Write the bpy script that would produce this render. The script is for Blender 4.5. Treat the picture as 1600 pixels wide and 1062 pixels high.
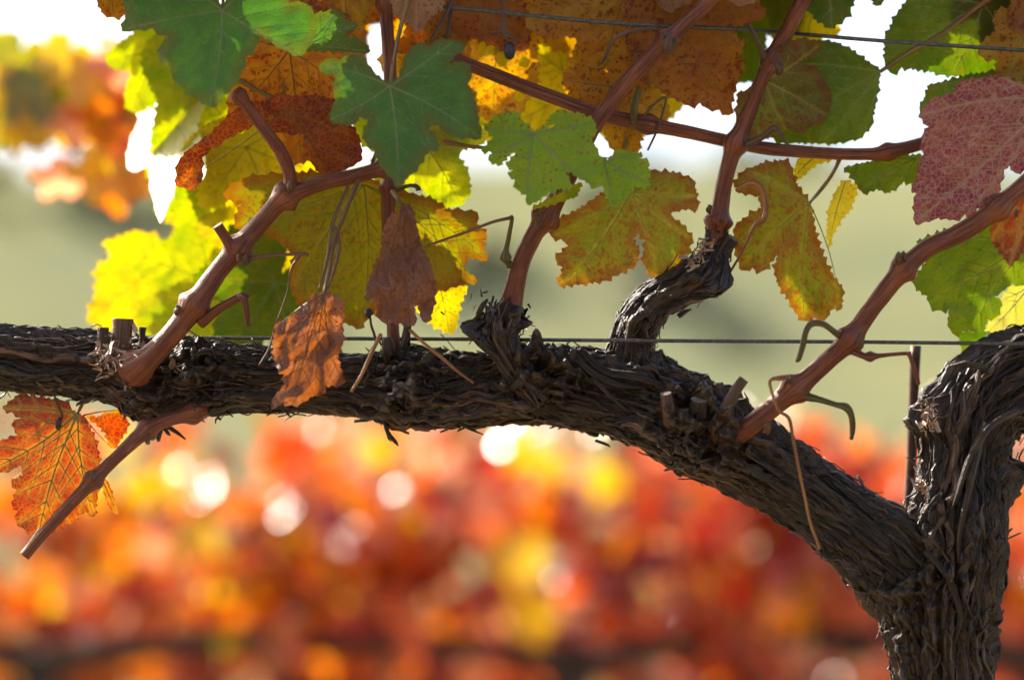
import bpy, math, random
import numpy as np
from mathutils import Vector, Matrix
from mathutils.geometry import delaunay_2d_cdt

for o in list(bpy.data.objects):
    bpy.data.objects.remove(o)
scn = bpy.context.scene
COL = scn.collection
rng = np.random.default_rng(11)
random.seed(11)

# ------------------------------------------------------------------ camera, sky, sun, exposure
F = 95.0 / 36.0 * 1600.0                 # focal length in photo pixels
ALPHA = math.radians(10.8)
CAM = np.array([0.0, -2.0, 0.65])
cd = bpy.data.cameras.new('camera')
cam = bpy.data.objects.new('camera', cd); COL.objects.link(cam)
cam.location = CAM
cam.rotation_euler = (math.pi / 2 + ALPHA, 0, 0)
cd.lens = 95.0; cd.sensor_width = 36.0; cd.clip_start = 0.05; cd.clip_end = 3000
cd.dof.use_dof = True
cd.dof.focus_distance = 2.008
cd.dof.aperture_fstop = 2.0
scn.camera = cam

SUN_EL = math.radians(39.0)
SUN_AZ = math.radians(-52.0)             # 0 = straight ahead (+Y), negative = to the left
sun_dir = Vector((math.sin(SUN_AZ) * math.cos(SUN_EL), math.cos(SUN_AZ) * math.cos(SUN_EL), math.sin(SUN_EL)))
w = bpy.data.worlds.new('World'); scn.world = w; w.use_nodes = True
nt = w.node_tree
sky = nt.nodes.new('ShaderNodeTexSky'); sky.sky_type = 'NISHITA'; sky.sun_disc = False
sky.sun_elevation = SUN_EL; sky.sun_rotation = SUN_AZ
sky.dust_density = 5.0; sky.air_density = 1.0; sky.ozone_density = 0.2
bg = nt.nodes['Background']; bg.inputs['Strength'].default_value = 0.15
nt.links.new(sky.outputs[0], bg.inputs['Color'])
sl = bpy.data.lights.new('sun', 'SUN'); sl.energy = 5.0; sl.angle = math.radians(0.55); sl.color = (1.0, 0.93, 0.82)
so = bpy.data.objects.new('sun', sl); COL.objects.link(so)
so.rotation_euler = sun_dir.to_track_quat('Z', 'Y').to_euler()
vs = scn.view_settings
vs.view_transform = 'Standard'; vs.look = 'None'; vs.gamma = 1.0; vs.use_curve_mapping = False
vs.exposure = 1.28
scn.cycles.use_denoising = True
scn.cycles.adaptive_threshold = 0.02
scn.cycles.max_bounces = 6
scn.cycles.diffuse_bounces = 4
scn.cycles.glossy_bounces = 2
scn.cycles.caustics_reflective = False
scn.cycles.sample_clamp_indirect = 6.0

LEAN = 8.5e-5
MP = 2.036 / F                           # metres per photo pixel at the vine

def P(px, py, y=0.0):
    """world point on the vertical plane y = const seen at a photo pixel"""
    px = np.asarray(px, float); py = np.asarray(py, float); y = np.asarray(y, float)
    y = y + LEAN * (py - 531.0)          # the row leans a little towards the camera
    u = (px - 800.0) / F; v = -(py - 531.0) / F
    dx = u; dy = math.cos(ALPHA) - v * math.sin(ALPHA); dz = math.sin(ALPHA) + v * math.cos(ALPHA)
    t = (y - CAM[1]) / dy
    return np.stack([CAM[0] + dx * t, CAM[1] + dy * t, CAM[2] + dz * t], -1)

# ------------------------------------------------------------------ numpy noise
def _hash(i, j, k, seed):
    h = (i.astype(np.uint32) * np.uint32(374761393) + j.astype(np.uint32) * np.uint32(668265263)
         + k.astype(np.uint32) * np.uint32(2246822519) + np.uint32((seed * 3266489917) & 0xffffffff))
    h ^= h >> np.uint32(15); h *= np.uint32(2246822519); h ^= h >> np.uint32(13); h *= np.uint32(3266489917); h ^= h >> np.uint32(16)
    return h

def noise3(x, y, z, seed=0):
    x, y, z = np.broadcast_arrays(np.asarray(x, float), np.asarray(y, float), np.asarray(z, float))
    xi = np.floor(x); yi = np.floor(y); zi = np.floor(z)
    fx = x - xi; fy = y - yi; fz = z - zi
    xi = xi.astype(np.int64); yi = yi.astype(np.int64); zi = zi.astype(np.int64)
    ux = fx * fx * fx * (fx * (fx * 6 - 15) + 10); uy = fy * fy * fy * (fy * (fy * 6 - 15) + 10); uz = fz * fz * fz * (fz * (fz * 6 - 15) + 10)
    def g(a, b, c):
        h = _hash((xi + a) & 0xffff, (yi + b) & 0xffff, (zi + c) & 0xffff, seed)
        gx = (h & np.uint32(1023)).astype(float) / 511.5 - 1; gy = ((h >> np.uint32(10)) & np.uint32(1023)).astype(float) / 511.5 - 1
        gz = ((h >> np.uint32(20)) & np.uint32(1023)).astype(float) / 511.5 - 1
        return gx * (fx - a) + gy * (fy - b) + gz * (fz - c)
    def lp(a, b, t): return a + (b - a) * t
    x00 = lp(g(0, 0, 0), g(1, 0, 0), ux); x10 = lp(g(0, 1, 0), g(1, 1, 0), ux)
    x01 = lp(g(0, 0, 1), g(1, 0, 1), ux); x11 = lp(g(0, 1, 1), g(1, 1, 1), ux)
    return lp(lp(x00, x10, uy), lp(x01, x11, uy), uz)

# ------------------------------------------------------------------ materials
class NT:
    def __init__(s, name):
        s.m = bpy.data.materials.new(name); s.m.use_nodes = True
        s.t = s.m.node_tree; s.t.nodes.clear()
        s.out = s.t.nodes.new('ShaderNodeOutputMaterial')
    def n(s, typ, ins=None, **props):
        nd = s.t.nodes.new(typ)
        for k, v in props.items(): setattr(nd, k, v)
        for k, v in (ins or {}).items():
            if isinstance(v, bpy.types.NodeSocket): s.t.links.new(v, nd.inputs[k])
            else: nd.inputs[k].default_value = v
        return nd
    def mix(s, fac, a, b, blend='MIX'):
        nd = s.t.nodes.new('ShaderNodeMix'); nd.data_type = 'RGBA'; nd.blend_type = blend
        for idx, v in ((0, fac), (6, a), (7, b)):
            if isinstance(v, bpy.types.NodeSocket): s.t.links.new(v, nd.inputs[idx])
            elif idx == 0: nd.inputs[0].default_value = v
            else: nd.inputs[idx].default_value = (*v[:3], 1)
        return nd.outputs[2]
    def ramp(s, fac, lo, hi):
        nd = s.n('ShaderNodeMapRange', {'Value': fac, 'From Min': lo, 'From Max': hi}); nd.interpolation_type = 'SMOOTHSTEP'
        return nd.outputs[0]
    def math(s, op, a, b=0.0):
        nd = s.n('ShaderNodeMath', {0: a, 1: b}, operation=op); return nd.outputs[0]
    def surf(s, sock): s.t.links.new(sock, s.out.inputs['Surface']); return s.m

MATS = {}

def leaf_mat(name, ca, cb, spot=(0.1, 0.02, 0.01), spots=0.0, vein=(0.3, 0.3, 0.1), veinw=6.0, net=0.0, netcol=None,
             edge=None, trans=0.5, tgain=1.6, rough=0.5, spec=0.35, simple=False, wrinkle=0.3, tsat=1.25):
    if name in MATS: return MATS[name]
    N = NT(name)
    uv = N.n('ShaderNodeUVMap').outputs[0]
    oi = N.n('ShaderNodeObjectInfo').outputs['Random']
    off = N.n('ShaderNodeVectorMath', {0: uv, 1: N.n('ShaderNodeCombineXYZ', {0: N.math('MULTIPLY', oi, 37.0), 1: N.math('MULTIPLY', oi, 91.0)}).outputs[0]}, operation='ADD').outputs[0]
    n1 = N.n('ShaderNodeTexNoise', {'Vector': off, 'Scale': 0.42, 'Detail': 3.0, 'Roughness': 0.6}).outputs['Fac']
    col = N.mix(N.ramp(n1, 0.36, 0.64), ca, cb)
    hgt = None
    if not simple:
        n2 = N.n('ShaderNodeTexNoise', {'Vector': off, 'Scale': 6.0, 'Detail': 3.0}).outputs['Fac']
        col = N.mix(N.math('MULTIPLY', N.ramp(n2, 0.35, 0.75), 0.35), col, (ca[0] * .55, ca[1] * .55, ca[2] * .55))
        at = N.n('ShaderNodeAttribute', attribute_name='vd').outputs['Fac']
        if edge:
            ed = N.n('ShaderNodeAttribute', attribute_name='edge').outputs['Fac']
            e2 = N.math('ADD', ed, N.math('MULTIPLY', N.math('SUBTRACT', n1, 0.5), 36.0))
            col = N.mix(N.ramp(e2, 22.0, 2.0), col, edge)
        if spots > 0:
            n3 = N.n('ShaderNodeTexNoise', {'Vector': off, 'Scale': 1.7, 'Detail': 4.0, 'Roughness': 0.7}).outputs['Fac']
            f = N.ramp(n3, 0.66 - spots * 0.3, 0.70 - spots * 0.3)
            n4 = N.n('ShaderNodeTexVoronoi', {'Vector': off, 'Scale': 2.6, 'Randomness': 1.0}).outputs['Distance']
            f2 = N.ramp(n4, 0.34, 0.2)
            f = N.math('MAXIMUM', f, N.math('MULTIPLY', f2, N.ramp(n1, 0.38, 0.5)))
            lo_ = N.n('ShaderNodeTexNoise', {'Vector': off, 'Scale': 0.3, 'Detail': 1.0}).outputs['Fac']
            f = N.math('MULTIPLY', f, N.math('MULTIPLY', N.math('ADD', N.ramp(lo_, .38, .55), 0.4), N.math('ADD', N.ramp(at, 2.0, 9.0), 0.5)))
            f = N.math('MINIMUM', f, 1.0)
            col = N.mix(N.math('MULTIPLY', f, 0.9), col, spot)
        vw = N.n('ShaderNodeTexNoise', {'Vector': off, 'Scale': 3.0, 'Detail': 2.0}).outputs['Color']
        wv = N.n('ShaderNodeVectorMath', {0: off, 1: N.n('ShaderNodeVectorMath', {0: vw, 'Scale': 0.25}, operation='SCALE').outputs[0]}, operation='ADD').outputs[0]
        vo = N.n('ShaderNodeTexVoronoi', {'Vector': wv, 'Scale': 2.4}, feature='DISTANCE_TO_EDGE').outputs['Distance']
        vo2 = N.n('ShaderNodeTexVoronoi', {'Vector': wv, 'Scale': 6.0}, feature='DISTANCE_TO_EDGE').outputs['Distance']
        if net > 0:
            nc = netcol or vein
            col = N.mix(N.math('MULTIPLY', N.ramp(vo2, 0.12, 0.02), net * 0.55), col, nc)
            col = N.mix(N.math('MULTIPLY', N.ramp(vo, 0.11, 0.02), net), col, nc)
        if veinw > 0:
            col = N.mix(N.math('MULTIPLY', N.ramp(at, 15.0, 3.0), 0.13), col, vein)
            col = N.mix(N.math('MULTIPLY', N.ramp(at, veinw, 0.5), 0.75), col, vein)
        hgt = N.math('ADD', N.math('MULTIPLY', N.ramp(vo, 0.0, 0.16), 0.6), N.math('MULTIPLY', n2, 0.5))
        hgt = N.math('ADD', hgt, N.math('MULTIPLY', N.ramp(vo2, 0.0, 0.2), 0.35))
    bsd = {'Base Color': col, 'Roughness': rough, 'Specular IOR Level': spec}
    tr = {}
    if hgt is not None:
        b = N.n('ShaderNodeBump', {'Height': hgt, 'Strength': wrinkle, 'Distance': 0.0012}).outputs[0]
        bsd['Normal'] = b
    pr = N.n('ShaderNodeBsdfPrincipled', bsd)
    hs = N.n('ShaderNodeHueSaturation', {'Saturation': tsat, 'Value': tgain, 'Color': col}).outputs[0]
    tl = N.n('ShaderNodeBsdfTranslucent', {'Color': hs})
    mx = N.n('ShaderNodeMixShader', {0: trans, 1: pr.outputs[0], 2: tl.outputs[0]})
    MATS[name] = N.surf(mx.outputs[0]); return MATS[name]

def bark_mat(name='bark'):
    if name in MATS: return MATS[name]
    N = NT(name)
    uv = N.n('ShaderNodeUVMap').outputs[0]
    def st(sx, sy, det=4.0, rough=0.6, dist=0.0):
        mp = N.n('ShaderNodeVectorMath', {0: uv, 1: (sx, sy, 1)}, operation='MULTIPLY').outputs[0]
        return N.n('ShaderNodeTexNoise', {'Vector': mp, 'Scale': 1.0, 'Detail': det, 'Roughness': rough, 'Distortion': dist}).outputs['Fac']
    a = st(14, 260, 4, 0.65, 0.4); b = st(26, 900, 3, 0.7, 0.0); c = st(22, 30, 3); d = st(420, 900, 2)
    tint = N.n('ShaderNodeAttribute', attribute_name='tint').outputs['Fac']
    col = N.mix(N.ramp(a, 0.35, 0.68), (0.010, 0.0052, 0.003), (0.095, 0.05, 0.029))
    col = N.mix(N.math('MULTIPLY', N.ramp(b, 0.5, 0.75), 0.6), col, (0.19, 0.13, 0.10))
    col = N.mix(N.math('MULTIPLY', N.ramp(c, 0.54, 0.72), 0.6), col, (0.085, 0.04, 0.022))
    col = N.mix(N.math('MULTIPLY', N.ramp(c, 0.36, 0.24), 0.5), col, (0.125, 0.095, 0.075))
    col = N.mix(N.math('MULTIPLY', N.ramp(d, 0.62, 0.74), 0.7), col, (0.018, 0.012, 0.01))
    col = N.mix(N.math('MULTIPLY', N.ramp(d, 0.30, 0.24), 0.5), col, (0.3, 0.28, 0.24))
    col = N.mix(1.0, col, N.n('ShaderNodeCombineXYZ', {0: tint, 1: tint, 2: tint}).outputs[0], 'MULTIPLY')
    h = N.math('ADD', N.math('MULTIPLY', a, 0.8), N.math('MULTIPLY', b, 0.9))
    h = N.math('ADD', h, N.math('MULTIPLY', d, 0.35))
    bp = N.n('ShaderNodeBump', {'Height': h, 'Strength': 1.0, 'Distance': 0.004}).outputs[0]
    pr = N.n('ShaderNodeBsdfPrincipled', {'Base Color': col, 'Roughness': 0.42, 'Specular IOR Level': 0.55, 'Normal': bp})
    MATS[name] = N.surf(pr.outputs[0]); return MATS[name]

def cane_mat(name, ca, cb, streak, rough=0.45, speck=0.5):
    if name in MATS: return MATS[name]
    N = NT(name)
    uv = N.n('ShaderNodeUVMap').outputs[0]
    def st(sx, sy, det=4.0, rg=0.6):
        mp = N.n('ShaderNodeVectorMath', {0: uv, 1: (sx, sy, 1)}, operation='MULTIPLY').outputs[0]
        return N.n('ShaderNodeTexNoise', {'Vector': mp, 'Scale': 1.0, 'Detail': det, 'Roughness': rg}).outputs['Fac']
    a = st(18, 60); b = st(22, 650, 3, 0.7); c = st(500, 900, 2); e = st(120, 160, 3)
    col = N.mix(N.ramp(a, 0.35, 0.65), ca, cb)
    col = N.mix(N.math('MULTIPLY', N.ramp(b, 0.42, 0.62), 0.85), col, streak)
    col = N.mix(N.math('MULTIPLY', N.ramp(e, 0.66, 0.74), speck), col, (ca[0] * .3, ca[1] * .3, ca[2] * .35))
    col = N.mix(N.math('MULTIPLY', N.ramp(c, 0.66, 0.74), 0.5), col, (0.03, 0.015, 0.01))
    g = st(34, 90, 3)
    col = N.mix(N.math('MULTIPLY', N.ramp(g, 0.58, 0.72), 0.55), col, (min(1, ca[0] * 1.5 + .05), ca[1] * 2.2 + .05, ca[2] * 2.6 + .05))
    h = N.math('ADD', N.math('MULTIPLY', b, 1.0), N.math('MULTIPLY', c, 0.3))
    bp = N.n('ShaderNodeBump', {'Height': h, 'Strength': 0.9, 'Distance': 0.002}).outputs[0]
    pr = N.n('ShaderNodeBsdfPrincipled', {'Base Color': col, 'Roughness': rough, 'Specular IOR Level': 0.35, 'Normal': bp})
    MATS[name] = N.surf(pr.outputs[0]); return MATS[name]

def plain_mat(name, ca, cb, scale=60.0, rough=0.6, metal=0.0, bump=0.3, dist=0.001, obj=True, detail=5.0):
    if name in MATS: return MATS[name]
    N = NT(name)
    tc = N.n('ShaderNodeTexCoord').outputs['Object']
    n = N.n('ShaderNodeTexNoise', {'Vector': tc, 'Scale': scale, 'Detail': detail, 'Roughness': 0.65}).outputs['Fac']
    col = N.mix(N.ramp(n, 0.35, 0.65), ca, cb)
    bp = N.n('ShaderNodeBump', {'Height': n, 'Strength': bump, 'Distance': dist}).outputs[0]
    pr = N.n('ShaderNodeBsdfPrincipled', {'Base Color': col, 'Roughness': rough, 'Metallic': metal, 'Normal': bp})
    MATS[name] = N.surf(pr.outputs[0]); return MATS[name]

BARK = bark_mat()
CANE = cane_mat('cane', (0.16, 0.04, 0.017), (0.27, 0.085, 0.038), (0.065, 0.018, 0.010))
CANE_GREY = cane_mat('cane_dull', (0.11, 0.062, 0.042), (0.18, 0.11, 0.08), (0.05, 0.026, 0.018), 0.55)
TENDRIL = cane_mat('tendril', (0.36, 0.16, 0.05), (0.30, 0.11, 0.04), (0.14, 0.06, 0.03), 0.35)
TENDRIL_G = cane_mat('tendril_green', (0.11, 0.11, 0.03), (0.16, 0.075, 0.03), (0.04, 0.022, 0.014), 0.4)
PETIOLE = cane_mat('petiole', (0.26, 0.20, 0.06), (0.30, 0.15, 0.06), (0.14, 0.06, 0.03), 0.4)
PETIOLE_R = cane_mat('petiole_dry', (0.17, 0.085, 0.045), (0.25, 0.14, 0.08), (0.09, 0.04, 0.025), 0.5)
CUT = plain_mat('cut_wood', (0.10, 0.075, 0.06), (0.22, 0.17, 0.13), 400, 0.8, bump=0.6)
CUT_PALE = plain_mat('fresh_cut', (0.42, 0.30, 0.2), (0.6, 0.48, 0.36), 300, 0.8, bump=0.5)
FLAKE = plain_mat('bark_flake', (0.22, 0.12, 0.075), (0.42, 0.30, 0.22), 220, 0.55, bump=0.5)
WIRE = plain_mat('wire_metal', (0.06, 0.058, 0.055), (0.12, 0.115, 0.105), 300, 0.5, 0.6)
RUST = plain_mat('rusty_steel', (0.06, 0.03, 0.02), (0.12, 0.065, 0.045), 90, 0.6, 0.4, 0.5)
BERRY = plain_mat('shrivelled_berry', (0.008, 0.007, 0.012), (0.03, 0.025, 0.04), 160, 0.45, 0, 0.8, 0.002)

# ------------------------------------------------------------------ mesh helpers
def new_obj(name, me, parent=None):
    o = bpy.data.objects.new(name, me); COL.objects.link(o)
    if parent is not None: o.parent = parent
    return o

def mesh_from(name, V, faces, mat, uv=None, attrs=None, smooth=True):
    me = bpy.data.meshes.new(name)
    me.from_pydata(np.asarray(V).tolist(), [], faces)
    if uv is not None:
        l = me.uv_layers.new(name='UVMap')
        idx = np.empty(len(me.loops), np.int32); me.loops.foreach_get('vertex_index', idx)
        l.data.foreach_set('uv', np.asarray(uv, np.float32)[idx].ravel())
    for k, a in (attrs or {}).items():
        at = me.attributes.new(k, 'FLOAT', 'POINT'); at.data.foreach_set('value', np.asarray(a, np.float32))
    if smooth: me.polygons.foreach_set('use_smooth', np.ones(len(me.polygons), bool))
    if mat: me.materials.append(mat)
    me.update(); return me

def spline(pts, vals, step):
    """Catmull-Rom resample of points and per-point values at even arc length"""
    pts = np.asarray(pts, float); vals = np.asarray(vals, float).reshape(len(pts), -1)
    X = np.hstack([pts, vals]); n = len(X)
    if n == 2: X = np.vstack([X[0], (X[0] + X[1]) / 2, X[1]]); n = 3
    E = np.vstack([2 * X[0] - X[1], X, 2 * X[-1] - X[-2]])
    out = []
    for i in range(n - 1):
        p0, p1, p2, p3 = E[i], E[i + 1], E[i + 2], E[i + 3]
        t = np.linspace(0, 1, 24, endpoint=False)[:, None]
        out.append(0.5 * (2 * p1 + (p2 - p0) * t + (2 * p0 - 5 * p1 + 4 * p2 - p3) * t ** 2 + (-p0 + 3 * p1 - 3 * p2 + p3) * t ** 3))
    out.append(X[-1:]); D = np.vstack(out)
    L = np.concatenate([[0], np.cumsum(np.linalg.norm(np.diff(D[:, :3], axis=0), axis=1))])
    m = max(3, int(L[-1] / step) + 1)
    s = np.linspace(0, L[-1], m)
    R = np.stack([np.interp(s, L, D[:, k]) for k in range(D.shape[1])], -1)
    return R[:, :3], R[:, 3:], s

def frames(C):
    T = np.gradient(C, axis=0); T /= np.linalg.norm(T, axis=1)[:, None] + 1e-12
    n = np.cross(T[0], [0, 0, 1.0]);
    if np.linalg.norm(n) < 1e-3: n = np.cross(T[0], [1.0, 0, 0])
    n /= np.linalg.norm(n); Ns = [n]
    for i in range(1, len(C)):
        n = Ns[-1] - T[i] * np.dot(Ns[-1], T[i]); n /= np.linalg.norm(n) + 1e-12; Ns.append(n)
    Ns = np.array(Ns); return T, Ns, np.cross(T, Ns)

def tube_data(pts, rad, step, nA, disp=None, cap=True, nodes=(), seed=0, rough=0.0):
    C, R, s = spline(pts, rad, step); R = np.maximum(R[:, 0], 1e-5)
    pw = np.asarray(pts, float)
    for (np_, amp, wid) in nodes:         # swellings at nodes: world point, relative gain, width in metres
        d = np.linalg.norm(C - np_, axis=1); k = d.argmin(); R = R * (1 + amp * np.exp(-((s - s[k]) / wid) ** 2))
    T, N1, N2 = frames(C)
    th = np.linspace(0, 2 * math.pi, nA, endpoint=False)
    TH, S = np.meshgrid(th, s); RR = np.repeat(R[:, None], nA, 1)
    if rough > 0:
        RR = RR * (1 + rough * noise3(np.cos(TH) * 1.3 + seed, np.sin(TH) * 1.3, S * 45, seed) + 0.5 * rough * noise3(np.cos(TH) * 3, np.sin(TH) * 3 + seed, S * 130, seed + 1))
    if disp is not None: RR = RR + disp(S, TH, RR)
    dirs = np.cos(TH)[..., None] * N1[:, None] + np.sin(TH)[..., None] * N2[:, None]
    V = C[:, None] + dirs * RR[..., None]
    m = len(s); V = V.reshape(-1, 3)
    i = np.arange(m - 1)[:, None]; j = np.arange(nA)[None]; j2 = (j + 1) % nA
    faces = np.stack([i * nA + j, i * nA + j2, (i + 1) * nA + j2, (i + 1) * nA + j], -1).reshape(-1, 4).tolist()
    uv = np.stack([S, TH / (2 * math.pi) * 2 * math.pi * np.mean(R)], -1).reshape(-1, 2)
    if cap:
        V = np.vstack([V, C[0], C[-1]]); a, b = m * nA, m * nA + 1
        uv = np.vstack([uv, [0, 0], [s[-1], 0]])
        for k in range(nA):
            faces.append([a, (k + 1) % nA, k]); faces.append([b, (m - 1) * nA + k, (m - 1) * nA + (k + 1) % nA])
    return dict(V=V, faces=faces, uv=uv, C=C, R=RR, T=T, N1=N1, N2=N2, s=s, nA=nA)

def tube(name, pts, rad, mat, parent, step=0.004, nA=14, cut=None, **kw):
    d = tube_data(pts, rad, step, nA, **kw)
    me = mesh_from(name, d['V'], d['faces'], mat, d['uv'], {'tint': np.ones(len(d['V']))})
    if cut is not None:
        me.materials.append(cut); n = len(me.polygons); nA_ = d['nA']
        for k in range(n - 2 * nA_, n):
            if (k - (n - 2 * nA_)) % 2 == 1: me.polygons[k].material_index = 1; me.polygons[k].use_smooth = False
    return new_obj(name, me, parent), d

def px_path(lst, default_y=0.0):
    """[(px,py[,y])] -> world points"""
    return np.array([P(q[0], q[1], q[2] if len(q) > 2 else default_y) for q in lst])

# ------------------------------------------------------------------ the setting
def setting():
    nx, ny = 90, 90
    xs = np.linspace(-400, 400, nx); ys = np.concatenate([np.linspace(-60, 30, 40), np.linspace(33, 900, ny - 40)])
    X, Y = np.meshgrid(xs, ys)
    Z = 0.04 * noise3(X * .3, Y * .3, 0, 3)
    N = NT('soil')
    tc = N.n('ShaderNodeTexCoord').outputs['Object']
    a = N.n('ShaderNodeTexNoise', {'Vector': tc, 'Scale': 0.6, 'Detail': 6.0}).outputs['Fac']
    b = N.n('ShaderNodeTexNoise', {'Vector': tc, 'Scale': 14.0, 'Detail': 6.0}).outputs['Fac']
    col = N.mix(N.ramp(a, .4, .6), (0.17, 0.115, 0.07), (0.16, 0.14, 0.06)); col = N.mix(N.ramp(b, .5, .7), col, (0.30, 0.2, 0.11))
    bp = N.n('ShaderNodeBump', {'Height': b, 'Strength': 0.8, 'Distance': 0.05}).outputs[0]
    soil = N.surf(N.n('ShaderNodeBsdfPrincipled', {'Base Color': col, 'Roughness': 0.9, 'Normal': bp}).outputs[0])
    f = [[j * nx + i, j * nx + i + 1, (j + 1) * nx + i + 1, (j + 1) * nx + i] for j in range(ny - 1) for i in range(nx - 1)]
    g = new_obj('ground', mesh_from('ground', np.stack([X, Y, Z], -1).reshape(-1, 3), f, soil)); g['kind'] = 'structure'
    # the wooded hillside that fills the view behind the rows
    nx, ny = 120, 90
    xs = np.linspace(-330, 330, nx); ys = np.linspace(45, 420, ny); X, Y = np.meshgrid(xs, ys)
    t = np.clip((Y - 50) / 200, 0, 1.9)
    Z = 62 * (1 - np.cos(np.minimum(t, 1) * math.pi)) / 2 - 1.5 + np.where(t > 1, -(t - 1) * 10, 0)
    Z += t * (4 * noise3(X * .012, Y * .012, 0, 5) + 1.2 * noise3(X * .04, Y * .04, 1, 6)) - X * 0.02 * t
    N = NT('hillside_grass')
    tc = N.n('ShaderNodeTexCoord').outputs['Object']
    a = N.n('ShaderNodeTexNoise', {'Vector': tc, 'Scale': 0.09, 'Detail': 4.0}).outputs['Fac']
    b = N.n('ShaderNodeTexNoise', {'Vector': tc, 'Scale': 0.03, 'Detail': 2.0}).outputs['Fac']
    col = N.mix(N.ramp(a, .42, .6), (0.24, 0.235, 0.112), (0.19, 0.198, 0.105))
    col = N.mix(N.math('MULTIPLY', N.ramp(b, .48, .64), 0.15), col, (0.13, 0.15, 0.12))
    hm = N.surf(N.n('ShaderNodeBsdfPrincipled', {'Base Color': col, 'Roughness': 1.0, 'Specular IOR Level': 0.0}).outputs[0])
    f = [[j * nx + i, j * nx + i + 1, (j + 1) * nx + i + 1, (j + 1) * nx + i] for j in range(ny - 1) for i in range(nx - 1)]
    h = new_obj('hillside', mesh_from('hillside', np.stack([X, Y, Z], -1).reshape(-1, 3), f, hm)); h['kind'] = 'structure'
    # scrub dotted over the hillside, one mass at this distance
    V = []; Fc = []; r = np.random.default_rng(5)
    for k in range(420):
        j = r.integers(4, ny - 30); i = r.integers(20, nx - 20); c = np.array([X[j, i], Y[j, i], Z[j, i]]) + [r.uniform(-2, 2), 0, .6]
        s = r.uniform(1.0, 2.8)
        for q in range(26):
            d = r.normal(size=3); d /= np.linalg.norm(d); p = c + d * s * r.uniform(.5, 1) * [1, 1, .8]
            u = r.normal(size=3) * s * .35; v = r.normal(size=3) * s * .35
            b0 = len(V); V += [p - u, p + v, p + u, p - v]; Fc.append([b0, b0 + 1, b0 + 2, b0 + 3])
    so_ = new_obj('scrub', mesh_from('scrub', V, Fc, plain_mat('scrub_leaves', (0.14, 0.15, 0.075), (0.2, 0.195, 0.10), 1.0, 0.8)))
    so_['kind'] = 'stuff'; so_['label'] = 'grey green scrub scattered over the blurred hillside'; so_['category'] = 'scrub'
setting()

# ------------------------------------------------------------------ leaves
def pip(x, y, poly):
    a = poly; b = np.roll(poly, 1, axis=0); X = x[:, None]; Y = y[:, None]
    c = ((a[:, 1] > Y) != (b[:, 1] > Y)) & (X < (b[:, 0] - a[:, 0]) * (Y - a[:, 1]) / (b[:, 1] - a[:, 1] + 1e-12) + a[:, 0])
    return c.sum(1) % 2 == 1

def seg_dist(x, y, a, b):
    ab = b - a; L = ab @ ab + 1e-9
    t = np.clip(((x - a[0]) * ab[0] + (y - a[1]) * ab[1]) / L, 0, 1)
    return np.hypot(x - a[0] - t * ab[0], y - a[1] - t * ab[1])

def serrate(poly, tooth, depth, r):
    """add small pointed teeth along a closed outline (pixels)"""
    poly = np.asarray(poly, float); n = len(poly)
    area = 0.5 * np.sum(poly[:, 0] * np.roll(poly[:, 1], -1) - np.roll(poly[:, 0], -1) * poly[:, 1])
    sg = 1.0 if area > 0 else -1.0
    out = []
    for i in range(n):
        a, b = poly[i], poly[(i + 1) % n]; d = b - a; L = np.hypot(*d)
        out.append(a)
        if L < 2: continue
        nrm = np.array([d[1], -d[0]]) / L * sg
        m = max(1, int(round(L / tooth)))
        br = np.cumsum(r.uniform(.45, 1.55, m)); br = np.concatenate([[0], br / br[-1]])
        for k in range(m):
            t0 = br[k]; w_ = br[k + 1] - br[k]; dp = depth * r.uniform(.4, 1.35) * min(1.3, L * w_ / tooth)
            pk = r.uniform(.45, .75)
            out.append(a + d * (t0 + w_ * pk * .55) + nrm * dp * .38)
            out.append(a + d * (t0 + w_ * pk) + nrm * dp)
            if k < m - 1: out.append(a + d * (t0 + w_ * .98) - nrm * dp * .1)
    return np.array(out)

LOBES = [(0, 1.0), (10, .90), (20, .74), (27, .60), (34, .66), (43, .82), (52, .90), (62, .80), (72, .64), (80, .55), (90, .60), (101, .70), (110, .72),
         (122, .64), (138, .56), (152, .50), (164, .40), (172, .22), (178, .06)]

def lobed(base, tip, r, width=1.0, sinus=1.0, skew=0.0):
    """outline of a five-lobed vine leaf from its petiole joint and its tip, in pixels"""
    base = np.asarray(base, float); tip = np.asarray(tip, float); d = tip - base; L = np.hypot(*d); d = d / L; n = np.array([-d[1], d[0]])
    pts = []; tips = [tip]
    js = {k: r.uniform(.9, 1.1) for k in (0, 1, 2, 3, 4)}
    for sd in (1, -1):
        side = []
        for a, q in LOBES:
            lobe = 0 if a < 27 else (1 if a < 80 else 2)
            q2 = q if a in (0, 178) else q * js[lobe + (2 if sd < 0 and lobe else 0)]
            if a in (27, 80, 34, 72): q2 = q2 * (1 - (sinus - 1) * .6)
            t = math.radians(a) * (1 if sd > 0 else 1)
            p = base + d * math.cos(t) * q2 * L + n * sd * math.sin(t) * q2 * L * width + n * skew * L * q2 * max(0, math.cos(t))
            side.append(p)
            if a in (52, 110): tips.append(base + (p - base) * .97)
        pts.append(side)
    poly = pts[0] + pts[1][::-1][:-1]
    return np.array(poly), tips

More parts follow.
